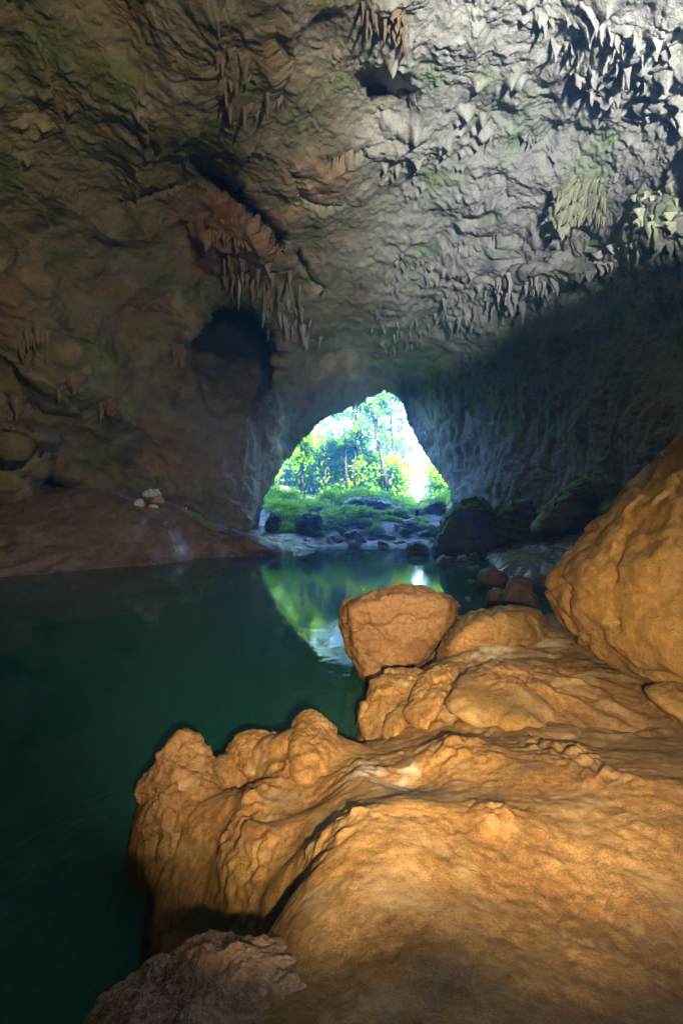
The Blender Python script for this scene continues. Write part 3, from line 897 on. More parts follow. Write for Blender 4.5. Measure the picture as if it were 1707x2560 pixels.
px_rock('rock', [(170, 2600, 1.8), (225, 2500, 2.0), (330, 2450, 2.05), (440, 2420, 2.05), (470, 2345, 2.15), (540, 2330, 2.2), (610, 2355, 2.15), (670, 2390, 2.1), (690, 2375, 2.1), (752, 2350, 2.1), (780, 2420, 1.95), (825, 2520, 1.72), (830, 2650, 1.55), (500, 2700, 1.5), (250, 2700, 1.6)],
        1.9, 0.10, 0.18, M_GREYPIT, 540, 'pitted grey rock in shade at the bottom edge of the bank', 'rock', sub=7, p=14, amp=0.02, scale=0.3, fs=0.8,
        extra=lambda Pq, nn: 0.075 * fbm(Pq / 0.17, 5, 545, 0.55) + 0.012 * fbm(Pq / 0.03, 2, 546))

# ------------------------------------------------------------------ left bank
LB = [(0, 1442, 24.6), (163, 1426, 27.3), (327, 1415, 29.5), (490, 1393, 35), (610, 1391, 35.9), (700, 1383, 38.7),
      (0, 1257, 33), (185, 1227, 35.5), (272, 1232, 36), (337, 1262, 36.5), (435, 1277, 37.5), (470, 1288, 38), (533, 1325, 38.6), (610, 1333, 39), (680, 1365, 40),
      (0, 1340, 28), (160, 1330, 30.5), (300, 1320, 32.5), (420, 1325, 34.5), (480, 1345, 36.2), (560, 1350, 37.3), (640, 1358, 38)]
LBX = [(-17, 22, -1.5), (-14, 25, -1.2), (-11, 28.5, -1.2), (-8.5, 33, -1.2), (-4.5, 36.5, -1), (-2.8, 39, -0.8), (-4, 43, 0.4), (-8, 43, 0.7), (-12, 43, 2.2), (-17, 43, 4.5), (-22, 40, 5), (-28, 34, 4.5),
       (-28, 24, 2), (-24, 20, 0.5), (-18, 17, -1.5), (-4.5, 50, 0.8), (-10, 50, 0.8)]
def lb_disp(P, n):
    w = P + 0.8 * np.c_[fbm(P / 2, 3, 601), fbm(P / 2, 3, 602), fbm(P / 2, 3, 603)]
    d = 0.40 * fbm(P / 3, 4, 610) + 0.20 * ridged(w / 1.6, 4, 611) + 0.07 * fbm(P / 0.4, 3, 612)
    s = (P[:, 0] * 0.9 - P[:, 1] * 0.45 + 1.8 * fbm(P / 3, 4, 615)) / 1.3
    low = 1 - sstep(0.4, 2.2, P[:, 2])
    return d + 0.24 * low * sstep(-0.3, 0.3, fbm(P / 4, 2, 616)) * (np.abs((s % 1) - 0.5) * 2) ** 1.5
lbk = struct(link('mud_bank', bank_mesh('mud_bank', LB, LBX, (-1.0, -0.06), (17, 52), 420, 260, M_BANK, 0.5, lb_disp)))
lbk['label'] = 'brown mud bank sloping into the far side of the pool'
px_rock('rock', [(490, 1392), (495, 1365), (520, 1352), (560, 1340), (610, 1332), (650, 1345), (668, 1360), (690, 1372), (708, 1384), (640, 1395)], 37.2, 1.0, 2.5, M_BROWNDARK, 620,
        'low smooth wet rock forming the tip of the mud bank', 'rock', sub=5, p=8, amp=0.25, scale=1.5)
px_rock('rock', [(480, 1348), (500, 1334), (560, 1328), (600, 1331), (630, 1345), (560, 1356)], 38.3, 0.8, 1.6, M_BROWNDARK, 630,
        'flat dark slab lying on the mud bank above its wet tip', 'rock', sub=4, p=8, amp=0.2, scale=1.2)
px_rock('rock', [(660, 1388), (675, 1370), (700, 1368), (712, 1380), (708, 1390)], 38.0, 0.4, 0.6, M_DARK, 640,
        'small black rock at the very tip of the mud bank', 'rock', sub=4, p=8, amp=0.12, scale=0.8)

# ------------------------------------------------------------------ right-hand rocks by the water
px_rock('boulder', [(1075, 1395), (1078, 1350), (1092, 1310), (1104, 1280), (1132, 1256), (1180, 1240), (1212, 1240), (1228, 1268), (1240, 1310), (1262, 1360), (1250, 1402)], 37.5, 1.6, 4, M_DARK, 700,
        'big dark rounded boulder at the water with a mossy lit crest', 'boulder', sub=6, p=16, amp=0.25, scale=2.2, chips=(1.6, 0.3))
px_rock('boulder', [(1318, 1350), (1330, 1295), (1368, 1262), (1400, 1232), (1432, 1204), (1462, 1196), (1484, 1210), (1500, 1260), (1530, 1350)], 30.5, 1.4, 4, M_DARK, 710,
        'pointed dark boulder leaning by the right wall above the wet slope', 'boulder', sub=6, p=16, amp=0.22, scale=2.0, chips=(1.5, 0.3))
px_rock('boulder', [(1225, 1370), (1240, 1290), (1275, 1262), (1330, 1238), (1350, 1260), (1350, 1370)], 38, 1.2, 3, M_DARK, 715,
        'dark sloping block between the two big dark boulders', 'boulder', sub=6, p=10, amp=0.4, scale=1.6, strata=0.7, chips=(1.2, 0.3))
px_rock('boulder', [(1480, 1290), (1500, 1255), (1560, 1235), (1640, 1240), (1700, 1300), (1600, 1360), (1490, 1350)], 27.5, 1.2, 3, M_DARK, 716,
        'dark low block half hidden behind the ochre boulder', 'boulder', sub=5, p=10, amp=0.3, scale=1.6)
px_rock('wet_slope', [(1195, 1398, 33.5), (1215, 1382, 34), (1300, 1362, 33), (1400, 1346, 31), (1480, 1330, 29), (1560, 1330, 26), (1560, 1400, 22), (1440, 1440, 20.5), (1345, 1482, 19.5), (1300, 1472, 21), (1240, 1432, 26)],
        30, 0.2, 1.5, M_WETSLAB, 720, 'shiny wet rock slope running down into the pool', 'rock', sub=6, p=14, amp=0.22, scale=1.8, fs=0.97, bs=0.97,
        extra=lambda Pq, nn: 0.12 * ridged(Pq * np.array([0.35, 1.1, 0.6]), 3, 725), strata=0.6)
px_rock('rock', [(1240, 1512), (1262, 1480), (1272, 1448), (1300, 1452), (1330, 1476), (1350, 1500), (1352, 1525), (1290, 1530)], 15.5, 0.5, 1.2, M_BROWNDARK, 730,
        'pyramid shaped brown rock just behind the humped slab', 'rock', sub=6, p=16, amp=0.09, scale=0.8)
px_rock('rock', [(1186, 1462), (1190, 1432), (1212, 1420), (1250, 1424), (1276, 1442), (1280, 1466), (1230, 1476)], 20.8, 0.6, 1.2, M_BROWNDARK, 740,
        'rounded dark rock standing in the water at the foot of the wet slope', 'rock', sub=5, p=10, amp=0.1, scale=0.8)
px_rock('rock', [(1213, 1503), (1216, 1480), (1240, 1468), (1266, 1472), (1270, 1506), (1235, 1516)], 17.2, 0.4, 0.8, M_BROWNDARK, 750,
        'dark block in shallow water against the pyramid shaped rock', 'rock', sub=5, p=14, amp=0.07, scale=0.6)
px_rock('rock', [(1265, 1450), (1290, 1440), (1330, 1448), (1352, 1470), (1340, 1490), (1290, 1480)], 18.5, 0.4, 1.0, M_BROWNDARK, 755,
        'dark rock between the wet slope and the pyramid shaped rock', 'rock', sub=5, p=12, amp=0.08, scale=0.6)
px_rock('rock', [(1166, 1458), (1168, 1450), (1178, 1448), (1186, 1453), (1186, 1462), (1174, 1464)], 21.9, 0.12, 0.3, M_DARK, 760,
        'small round black stone in the water, the farther of two', 'rock', sub=4, p=8, amp=0.04, scale=0.4)
px_rock('rock', [(1160, 1500), (1162, 1491), (1176, 1492), (1180, 1502), (1168, 1508)], 18.0, 0.1, 0.25, M_DARK, 770,
        'small round black stone in the water, the nearer of two', 'rock', sub=4, p=8, amp=0.04, scale=0.3)
px_rock('rock', [(1014, 1386), (1018, 1366), (1036, 1354), (1060, 1360), (1074, 1378), (1070, 1390)], 37.8, 0.5, 1.0, M_DARK, 780,
        'low dark rock in the water left of the big mossy boulder', 'rock', sub=5, p=18, amp=0.12, scale=1.0, chips=(0.5, 0.16))
px_rock('rock', [(1085, 1414), (1090, 1396), (1110, 1386), (1134, 1394), (1140, 1412), (1110, 1420)], 30.5, 0.5, 1.0, M_DARK, 790,
        'low black rock in the water in front of the big mossy boulder', 'rock', sub=5, p=18, amp=0.1, scale=0.8, chips=(0.5, 0.16))
px_rock('rock', [(1138, 1402), (1146, 1390), (1162, 1388), (1172, 1396), (1165, 1404)], 32.5, 0.3, 0.5, M_WETSLAB, 795,
        'small shiny wet rock beside the tip of the wet slope', 'rock', sub=5, p=18, amp=0.12, scale=0.5, chips=(0.5, 0.16))
px_rock('rock', [(1172, 1404), (1176, 1386), (1188, 1382), (1198, 1396), (1196, 1406)], 32.0, 0.3, 0.5, M_DARK, 797,
        'small upright black rock touching the tip of the wet slope', 'rock', sub=5, p=18, amp=0.1, scale=0.5, chips=(0.5, 0.16))

# ------------------------------------------------------------------ shore and slope beyond the mouth
tx, ty = np.meshgrid(np.r_[np.linspace(-120, -16, 24), np.linspace(-15, 22, 150), np.linspace(23, 120, 24)], np.r_[np.linspace(41, 85, 170), np.linspace(87, 220, 34)])
tP = np.c_[tx.ravel(), ty.ravel(), np.zeros(tx.size)]
def ground_z(x, y):
    x, y = np.asarray(x, float), np.asarray(y, float)
    q = np.c_[np.ravel(x), np.ravel(y), np.zeros(np.size(x))]
    yy = q[:, 1] - 1.2 * fbm(q / 5, 2, 801)
    z = np.interp(yy, [40, 44.5, 46, 50, 56, 64, 74, 90, 120, 160, 220], [-1.5, -0.35, 0.12, 0.5, 2.2, 4.0, 5.2, 6.0, 7, 8, 10])
    z += sstep(48, 56, q[:, 1]) * (0.9 * fbm(q / 4, 4, 802) + 0.8 * np.exp(-((q[:, 0] - 3) / 4) ** 2) - 0.8 * np.exp(-((q[:, 0] - 11.5) / 2.5) ** 2))
    z += 0.18 * ridged(q / 1.3, 4, 803) * sstep(44, 47, q[:, 1])
    # the hillside climbs away from the gap
    z += 0.25 * np.maximum(0, np.abs(q[:, 0] - 9) - 8) * sstep(60, 95, q[:, 1])
    return z
tP[:, 2] = ground_z(tP[:, 0], tP[:, 1])
tw = tP[:, 1] + 3 * fbm(tP / 3, 3, 805)
tg = sstep(50, 58, tw)[:, None]
tcol = np.array([0.17, 0.165, 0.15]) * (1 - tg) + np.array([0.018, 0.03, 0.008]) * tg
tcol += np.array([0.26, 0.26, 0.26]) * ((1 - sstep(46.5, 49, tw)) * sstep(-0.1, 0.3, fbm(tP / 1.2, 3, 807)))[:, None]
tcol = tcol * (1 + 0.5 * fbm(tP / 0.8, 3, 806))[:, None]
terr = struct(link('terrain', mesh_np('terrain', tP, grid_faces(*tx.shape), M_GROUND, True, tcol)))

rng = random.Random(11)
RUB = []
for i in range(5):
    D, Fc = ico(3)
    hp = [Vector((rng.uniform(-1, 1), rng.uniform(-1, 1), rng.uniform(-0.75, 0.75))).normalized() * rng.uniform(0.8, 1.1) for _ in range(16)]
    RUB.append(rock_mesh('rock', hp, 4, 20, M_RUBBLE, 820 + i, 0.2, 0.6, fine=0.5, chips=(0.6, 0.16))[0])
for i in range(110):
    px = rng.uniform(690, 1115)
    y = rng.choice([rng.uniform(45.5, 52), rng.uniform(50, 64), rng.uniform(52, 66)])
    x = (px - CX) / F * y
    s = rng.uniform(0.25, 0.7) * (1.0 if y < 50 else 1.5)
    if px < 930 and y > 52 and rng.random() < 0.4:
        continue
    o = link('rock', RUB[i % 5], None, (x, y, float(ground_z(x, y)[0]) - 0.25 * s))
    o.scale = (s * rng.uniform(1.0, 2.0), s, s * rng.uniform(0.4, 0.8))
    o.rotation_euler = (rng.uniform(-0.3, 0.3), rng.uniform(-0.4, 0.15), rng.uniform(0, 6.3))
    tag(o, ('large ' if o.scale.x > 1.0 else 'small ') + ('flat grey slab ' if o.scale.z < 0.5 * s else 'blocky grey rock ') + ('at the waterline ' if y < 49 else 'in the rubble ')
        + ('below the bright shrubs' if px < 800 else 'below the shaded central block' if px < 950 else 'beside the big mossy boulder'), 'rock',
        'rubble rocks at the cave mouth')
for i in range(30):
    tip = i < 18
    if tip:
        px, y = rng.uniform(560, 725), rng.uniform(37.2, 40.5)
        zz = -0.05 if px > 690 else 0.1 + 0.006 * (700 - px)
    else:
        px, y = rng.uniform(1080, 1240), rng.uniform(27, 35)
        zz = -0.12
    sz = rng.uniform(0.12, 0.42)
    o = link('rock', RUB[i % 5], None, ((px - CX) / F * y, y, zz - 0.3 * sz))
    o.scale = (sz * rng.uniform(1.0, 1.9), sz, sz * rng.uniform(0.5, 0.9))
    o.rotation_euler = (rng.uniform(-0.3, 0.3), rng.uniform(-0.3, 0.3), rng.uniform(0, 6.3))
    tag(o, ('larger ' if sz > 0.28 else 'small ') + ('broken rock lying at the wet tip of the mud bank' if tip else 'broken rock awash in front of the big mossy boulder'), 'rock', 'broken rocks along the waterline')
for (ol, Yd, lab, sd) in (
    ([(735, 1345), (740, 1305), (765, 1286), (800, 1288), (808, 1320), (800, 1345)], 51, 'dark rounded boulder under the bright shrubs at the cave mouth', 840),
    ([(850, 1275), (862, 1250), (890, 1240), (930, 1246), (975, 1252), (1000, 1280), (960, 1305), (870, 1305)], 61, 'large shaded block at the centre of the cave mouth slope', 850),
    ([(850, 1352), (858, 1332), (890, 1328), (912, 1340), (910, 1354)], 50, 'low dark boulder on the gravel shore below the ferns', 860),
    ([(1060, 1275), (1075, 1258), (1105, 1256), (1118, 1275), (1100, 1290)], 55, 'reddish boulder at the right foot of the cave mouth', 870),
    ([(660, 1345), (668, 1300), (684, 1276), (702, 1290), (706, 1345)], 53, 'dark upright boulder at the left foot of the cave mouth', 880)):
    px_rock('boulder', ol, Yd, 1.0, 2.0, M_DARK if sd != 870 else M_BROWNDARK, sd, lab, 'boulder', sub=6, p=14, amp=0.28, scale=1.0, fine=0.6, chips=(0.9, 0.25))

# ------------------------------------------------------------------ vegetation
def leaf_cloud(centers, n, spread, size, rs, droop=0.0):
    """n leaf blades around each centre: two triangles each"""
    C = np.repeat(np.asarray(centers, float), n, 0)
    k = len(C)
    sp = np.asarray(spread, float)
    O = rs.normal(size=(k, 3)) * sp
    C = C + O
    a = rs.uniform(0, 2 * np.pi, k)
    t = rs.normal(0, 0.55, k) - droop
    dx = np.c_[np.cos(a) * np.cos(t), np.sin(a) * np.cos(t), np.sin(t)]
    up = rs.normal(size=(k, 3)) * 0.5 + np.array([0, 0, 1])
    sd = np.cross(dx, up)
    sd /= np.linalg.norm(sd, axis=1, keepdims=True) + 1e-6
    s = size * rs.uniform(0.6, 1.35, k)[:, None]
    nrm_ = np.cross(sd, dx)
    V = np.stack([C - dx * s, C - sd * s * 0.45 + nrm_ * s * 0.12, C + dx * s, C + sd * s * 0.45 + nrm_ * s * 0.12], 1).reshape(-1, 3)
    Fc = np.arange(4 * k).reshape(k, 4)
    return V, Fc

def tube(pts, radii, sides=7):
    pts = [Vector(p) for p in pts]
    V, Fc = [], []
    for i, p in enumerate(pts):
        tdir = (pts[min(i + 1, len(pts) - 1)] - pts[max(i - 1, 0)]).normalized()
        a = tdir.orthogonal().normalized()
        if abs(tdir.z) > 0.3:
            a = (Vector((1, 0, 0)) - tdir * tdir.x).normalized()
        b_ = tdir.cross(a)
        for k in range(sides):
            an = 2 * math.pi * k / sides
            V.append(p + (a * math.cos(an) + b_ * math.sin(an)) * radii[i])
    for i in range(len(pts) - 1):
        for k in range(sides):
            Fc.append((i * sides + k, i * sides + (k + 1) % sides, (i + 1) * sides + (k + 1) % sides, (i + 1) * sides + k))
    Fc.append(tuple(range(sides))[::-1])
    Fc.append(tuple(range((len(pts) - 1) * sides, len(pts) * sides)))
    return V, Fc

def join_tubes(list_):
    V, Fc = [], []
    for v_, f_ in list_:
        o = len(V)
        V += v_
        Fc += [tuple(i + o for i in f) for f in f_]
    return V, Fc

def forest_tree(name, px, Y, h, r, lean, clumps, per, size, leaf, label, cat='tree', group=None, seed=1, spread=(0.6, 0.6, 0.5), low=0.35, wide=1.8, z0=None, droop=0.0):
    rs = np.random.RandomState(seed)
    x = (px - CX) / F * Y
    z = float(ground_z(x, Y)[0]) - 0.3 if z0 is None else z0
    root = empty(name, (x, Y, z))
    top = Vector((lean[0], lean[1], h))
    pts = [Vector((0, 0, 0)), top * 0.3 + Vector((rs.normal(0, 0.15), 0, 0)), top * 0.65 + Vector((rs.normal(0, 0.2), 0, 0)), top]
    tubes = [tube(pts, [r * 1.5, r, r * 0.75, r * 0.25])]
    cs = []
    for k in range(clumps):
        tt = low + (1 - low) * rs.uniform(0, 1) ** 0.85
        b0 = top * tt
        a = rs.uniform(0, 2 * math.pi)
        ln = wide * (0.35 + 0.65 * rs.uniform()) * (1.15 - 0.5 * abs(tt - 0.7))
        e = b0 + Vector((math.cos(a) * ln, math.sin(a) * ln, ln * rs.uniform(-0.1, 0.6)))
        if k % 2 == 0:
            tubes.append(tube([b0, (b0 + e) / 2 + Vector((0, 0, 0.12)), e], [r * 0.35, r * 0.22, r * 0.08], 5))
        cs.append(e)
    tv, tf = join_tubes(tubes)
    link('trunk', mesh_np('trunk', np.array([tuple(q) for q in tv]), tf, M_BARK), root)
    lv, lf = leaf_cloud(cs, per, spread, size, rs, droop)
    cr = link('crown', mesh_np('crown', lv, lf, leaf, smooth=False), root)
    return tag(root, label, cat, group)

def shrub(name, px, Y, w, h, n, size, leaf, label, cat='shrub', group=None, seed=1, dz=0.0):
    rs = np.random.RandomState(seed)
    x = (px - CX) / F * Y
    z = float(ground_z(x, Y)[0]) + dz
    root = empty(name, (x, Y, z - 0.1))
    tubes, cs = [], []
    for k in range(n):
        a = rs.uniform(0, 2 * math.pi)
        q = rs.uniform(0, 1) ** 0.6
        e = Vector((math.cos(a) * w * q, math.sin(a) * w * q * 0.7, h * (0.35 + 0.65 * rs.uniform()) * (1.1 - 0.5 * q)))
        if k % 3 == 0:
            tubes.append(tube([(e.x * 0.15, e.y * 0.15, 0), (e.x * 0.55, e.y * 0.55, e.z * 0.6), e], [0.05, 0.035, 0.012], 5))
        cs.append(e)
    tv, tf = join_tubes(tubes)
    link('stem', mesh_np('stem', np.array([tuple(q) for q in tv]), tf, M_BARK), root)
    lv, lf = leaf_cloud(cs, 42, (w * 0.2, w * 0.2, h * 0.14), size, rs, 0.15)
    link('foliage', mesh_np('foliage', lv, lf, leaf, smooth=False), root)
    return tag(root, label, cat, group)

TREES = [  # px, Y, height, radius, lean, clumps, per, leafsize, leaf, low, wide, label
    (761, 72, 13, 0.16, (0.0, 0), 30, 60, 0.20, M_TREE_MID, 0.42, 1.9, 'slim dark trunked tree standing first from the left edge of the cave mouth'),
    (752, 74, 11, 0.10, (0.3, 0), 14, 50, 0.20, M_TREE_MID, 0.5, 1.5, 'thin sapling just beside the leftmost slim trunk'),
    (869, 74, 18, 0.17, (-1.1, 0), 30, 50, 0.19, M_LEAF_DARK, 0.5, 1.7, 'tall tree with trunk leaning left near the middle of the cave mouth'),
    (882, 76, 21, 0.20, (0.7, 0), 34, 60, 0.20, M_TREE_MID, 0.45, 1.3, 'straight tall tree wrapped in leaves, left one of the middle pair'),
    (901, 76, 21, 0.20, (0.2, 0), 40, 60, 0.20, M_TREE_MID, 0.4, 1.4, 'straight tall tree wrapped in leaves, right one of the middle pair'),
    (974, 71, 21, 0.34, (-4.0, 0), 26, 40, 0.18, M_LEAF_DARK, 0.45, 1.4, 'thick trunked tree leaning left in the right half of the cave mouth'),
    (985, 80, 23, 0.18, (-1.0, 0), 52, 60, 0.20, M_LEAF_DARK, 0.42, 2.3, 'tall tree with dark broken clumps against the white sky'),
    (812, 80, 16, 0.14, (0.5, 0), 24, 40, 0.20, M_TREE_MID, 0.5, 1.8, 'slender tree with sparse leaves under the arch of the mouth'),
    (940, 84, 24, 0.16, (0.5, 0), 30, 50, 0.21, M_TREE_LIME, 0.5, 1.8, 'tall lime green tree reaching the top of the mouth'),
]
for i, (px, Yt, hh, rr, ln, cl, per, ls, lf, lo, wd, lab) in enumerate(TREES):
    Y0, Yt = Yt, 73.0 + (Yt - 71) * 0.45
    hh, cl, per = hh * Yt / Y0, int(cl * 2.0), int(per * 1.2)
    forest_tree('forest_tree', px, Yt, hh, rr, ln, cl, per, ls, lf, lab, 'tree', 'tall trees outside the cave', 900 + i, (0.42, 0.42, 0.38), lo, wd)
# the bright thicket behind them
THICK = []
for i in range(56):
    px = 655 + (1010 - 655) * ((i * 0.618) % 1.0)
    Yt = 76.0 + 16 * ((i * 0.377) % 1.0)
    THICK.append((px, Yt, 4.6 + (Yt - 76.0) * 0.5 + rng.uniform(0, 3.0)))
for i in range(11):
    Yt = rng.uniform(72, 84)
    THICK.append((rng.uniform(1088, 1150), Yt, 4.0 + (Yt - 72) * 0.5))
kinds = [(M_TREE_LIME, 'lime green bushy tree in the bright thicket beyond the trunks'), (M_TREE_MID, 'mid green bushy tree in the bright thicket beyond the trunks'),
         (M_TREE_LIME, 'lime green bushy tree in the bright thicket beyond the trunks')]
def sector(px):
    for lim, t_ in ((700, 'against the left rim of the mouth'), (740, 'left of the leftmost slim trunk'), (780, 'behind the leftmost slim trunk'), (830, 'behind the sparse slender tree'),
                    (880, 'left of the middle pair of trunks'), (915, 'behind the middle pair of trunks'), (960, 'behind the leaning thick trunk'), (1020, 'beside the white gap of sky')):
        if px < lim:
            return t_
    return 'against the right rim of the mouth'
for i, (px, Yt, hh) in enumerate(THICK):
    lf, lab = kinds[i % 3]
    lab = lab.split(' in the')[0] + (', tall, ' if hh > 10.5 else ', low, ') + sector(px)
    forest_tree('bushy_tree', px, Yt, hh, 0.14, (rng.uniform(-0.8, 0.8), 0), 36, 46, 0.30, lf, lab, 'tree', 'bushy trees of the thicket', 940 + i, (0.7, 0.7, 0.6), 0.06, 2.6)
SHR = [(705, 56, 1.5, 1.6, M_LEAF_LIME, 'green shrub at the left foot of the mouth'), (738, 58, 1.7, 1.9, M_LEAF_LIME, 'bright shrub above the dark rounded boulder'),
       (772, 60, 1.8, 2.2, M_LEAF_LIME, 'bright shrub under the leftmost slim trunk'), (800, 62, 1.6, 2.0, M_LEAF_LIME, 'green shrub left of the shaded block'),
       (690, 60, 1.6, 2.6, M_LEAF_LIME, 'tall green shrub against the left rim of the mouth'), (745, 66, 2.2, 2.6, M_LEAF_LIME, 'wide lime shrub below the sapling'),
       (830, 68, 2.0, 2.4, M_LEAF_LIME, 'green shrub crowning the left end of the shaded block'), (880, 69, 2.2, 2.6, M_LEAF_LIME, 'leafy shrub crowning the shaded block'),
       (930, 69, 2.0, 2.3, M_LEAF_LIME, 'leafy shrub below the middle pair of trunks'), (975, 68, 2.0, 2.2, M_LEAF_LIME, 'green shrub under the thick leaning trunk'),
       (1010, 70, 2.2, 2.4, M_LEAF_LIME, 'lime shrub left of the tree fern'), (1075, 66, 2.0, 2.6, M_LEAF_LIME, 'lime shrub right of the tree fern'),
       (1105, 64, 1.8, 3.0, M_LEAF_LIME, 'tall lime shrub against the right rim of the mouth'), (850, 54, 1.3, 1.0, M_LEAF_LIME, 'bright fern patch on the slope above the gravel shore'),
       (890, 55, 1.3, 1.0, M_LEAF_LIME, 'bright fern patch right of the first fern patch'), (822, 55, 1.2, 1.1, M_LEAF_LIME, 'bright fern patch left of the low dark boulder'),
       (865, 58, 1.4, 1.3, M_LEAF_LIME, 'green fern patch higher on the slope'), (930, 56, 1.0, 0.8, M_LEAF_LIME, 'small fern patch among the grey rubble'),
       (1000, 58, 1.1, 0.7, M_LEAF_LIME, 'mossy plant patch among the rubble left of the big dark boulder'), (720, 52, 1.0, 0.7, M_LEAF_LIME, 'low bright plants at the left end of the gravel shore'),
       (760, 57, 1.8, 1.5, M_LEAF_LIME, 'spreading lime shrub on the slope behind the dark rounded boulder'), (715, 60, 1.8, 2.0, M_LEAF_LIME, 'lime shrub hanging by the left rim of the mouth'),
       (835, 57, 1.6, 1.1, M_LEAF_LIME, 'lime fern patch on the slope under the shaded block'), (905, 58, 1.2, 0.8, M_LEAF_LIME, 'green fern patch at the right foot of the shaded block'),
       (965, 55, 1.0, 0.6, M_LEAF_LIME, 'low lime plants between two grey rocks of the rubble'), (1040, 58, 1.2, 0.7, M_LEAF_LIME, 'green plants below the tree fern'),
       (800, 53, 1.2, 0.8, M_LEAF_LIME, 'low lime ferns right of the dark rounded boulder'), (1020, 54, 1.0, 0.6, M_LEAF_LIME, 'low lime plants by the crest of the big mossy boulder')]
for px, hb in ((690, 2.8), (702, 3.0), (716, 2.6), (730, 2.4)):
    SHR.append((px, 65.0, 1.5, hb, M_LEAF_LIME, 'tall lime shrub filling the left corner of the mouth ' + ('by the rim' if px < 696 else 'second from the rim' if px < 710 else 'third from the rim' if px < 725 else 'fourth from the rim')))
for i in range(20):
    px = 672 + 440 * ((i * 0.618) % 1.0)
    SHR.append((px, rng.uniform(63.5, 65.4) + 0, rng.uniform(1.2, 2.0), rng.uniform(1.0, 1.9), M_LEAF_LIME, 'low lime shrub on top of the rubble slope ' + sector(px)))
for i in range(16):
    px = 690 + 400 * ((i * 0.618 + 0.3) % 1.0)
    SHR.append((px, rng.uniform(51, 61), rng.uniform(0.7, 1.4), rng.uniform(0.5, 0.9), M_LEAF_LIME, 'small patch of green plants between rubble rocks ' + ('below the bright shrubs' if px < 800 else 'below the shaded central block' if px < 950 else 'beside the big mossy boulder')))
for i, (px, Yt, w, h_, lf, lab) in enumerate(SHR):
    Yt = min(Yt, 65.5)
    shrub('shrub', px, Yt, w, h_, 16, 0.19, lf, lab, 'shrub', 'shrubs at the cave mouth', 1000 + i)

# tree fern with arching fronds
fx = at(1042, 1262, 62)
fern = empty('tree_fern', (fx.x, 62, float(ground_z(fx.x, 62)[0]) - 0.2))
tv, tf = tube([(0, 0, 0), (0.05, 0, 0.6), (0, 0, 1.2)], [0.22, 0.18, 0.16])
link('trunk', mesh_np('trunk', np.array([tuple(q) for q in tv]), tf, M_BARK), fern)
frv, frf = [], []
for q in np.linspace(0, 1, 13):
    zc = 1.7 * q - 1.35 * q ** 2.2
    w_ = 0.42 * math.sin(math.pi * min(0.97, 0.12 + 0.88 * q)) ** 0.8
    for sgn in (-1, 1):
        o = len(frv)
        frv += [(2.5 * q, 0, zc), (2.5 * q + 0.14, 0, zc + 0.02), (2.5 * q + 0.3, sgn * w_, zc - 0.12), (2.5 * q + 0.18, sgn * w_, zc - 0.13)]
        frf.append((o, o + 1, o + 2, o + 3))
frond_me = mesh_np('frond', np.array(frv), frf, M_LEAF_LIME, smooth=False)
for k in range(14):
    o = link('frond', frond_me, fern, (0, 0, 1.15))
    o.rotation_euler = (0, rng.uniform(-0.3, 0.25), k * 2 * math.pi / 14 + rng.uniform(-0.15, 0.15))
tag(fern, 'bright tree fern with arching fronds low in the right of the cave mouth', 'fern')

# grass strip on the crest of the mud bank
rs = np.random.RandomState(5)
gl = []
k = 2200
tq = rs.uniform(0, 1, k)
gpx = 462 + tq * 75
gpy = np.interp(gpx, [462, 500, 533], [1284, 1301, 1326])
gY = 37.6 + rs.uniform(-0.3, 1.2, k)
gx_ = (gpx - CX) / F * gY
gz_ = H - (gpy - CY) / F * gY - 0.1
hgt = rs.uniform(0.1, 0.5, k) * (0.55 + 0.9 * np.abs(np.sin(gpx * 0.21) * np.sin(gpx * 0.083 + 1)))
an = rs.uniform(0, 2 * np.pi, k)
B = np.c_[gx_, gY, gz_]
sdv = np.c_[np.cos(an), np.sin(an), np.zeros(k)] * 0.035
tip = np.c_[rs.normal(0, 0.08, k), rs.normal(0, 0.08, k), hgt]
gv = np.stack([B - sdv, B + sdv, B + tip], 1).reshape(-1, 3)
struct(link('grass', mesh_np('grass', gv, np.arange(3 * k).reshape(k, 3), M_LEAF_LIME, smooth=False)), 'stuff')

# ------------------------------------------------------------------ the camp on the mud bank
def blob(name, px, py, Yd, sx, sy, sz, mat, seed, label, cat, amp=0.12):
    c = at(px, py, Yd)
    hp = [(c.x + sx * a, c.y + sy * b_, c.z + sz * (1 + e)) for a, b_, e in
          ((-1, -0.8, -1), (1, -0.8, -1), (1, 0.8, -1), (-1, 0.8, -1), (-0.8, -0.7, 0.3), (0.8, -0.7, 0.2), (0.7, 0.6, 0.4), (-0.7, 0.6, 0.5), (0.1, 0, 0.9))]
    me, org = rock_mesh(name, hp, 4, 7, mat, seed, amp, 0.4)
    return tag(link(name, me, None, org), label, cat)
blob('sack', 349, 1266, 36.3, 0.40, 0.3, 0.34, M_WHITE, 1100, 'pale grey sack slumped on the bank left of the tarpaulin pile', 'sack')
blob('sack', 384, 1272, 36.6, 0.42, 0.3, 0.22, M_WHITE, 1110, 'crumpled white sack under the pink bundle', 'sack', 0.16)
blob('storage_box', 372, 1258, 37.0, 0.75, 0.4, 0.55, M_BROWNDARK, 1120, 'dark box holding up the blue grey tarpaulin', 'box', 0.04)
blob('bundle', 396, 1258, 36.9, 0.46, 0.3, 0.45, M_PINK, 1130, 'pinkish rolled bundle leaning on the dark box', 'bundle')
blob('tarpaulin', 380, 1242, 37.0, 0.75, 0.4, 0.36, M_TARP, 1141, 'blue grey tarpaulin heaped on top of the camp pile', 'tarpaulin', 0.2)
blob('cloth', 418, 1274, 37.3, 0.42, 0.2, 0.16, M_RED, 1150, 'dark red cloth spread at the foot of the camp pile', 'cloth', 0.08)
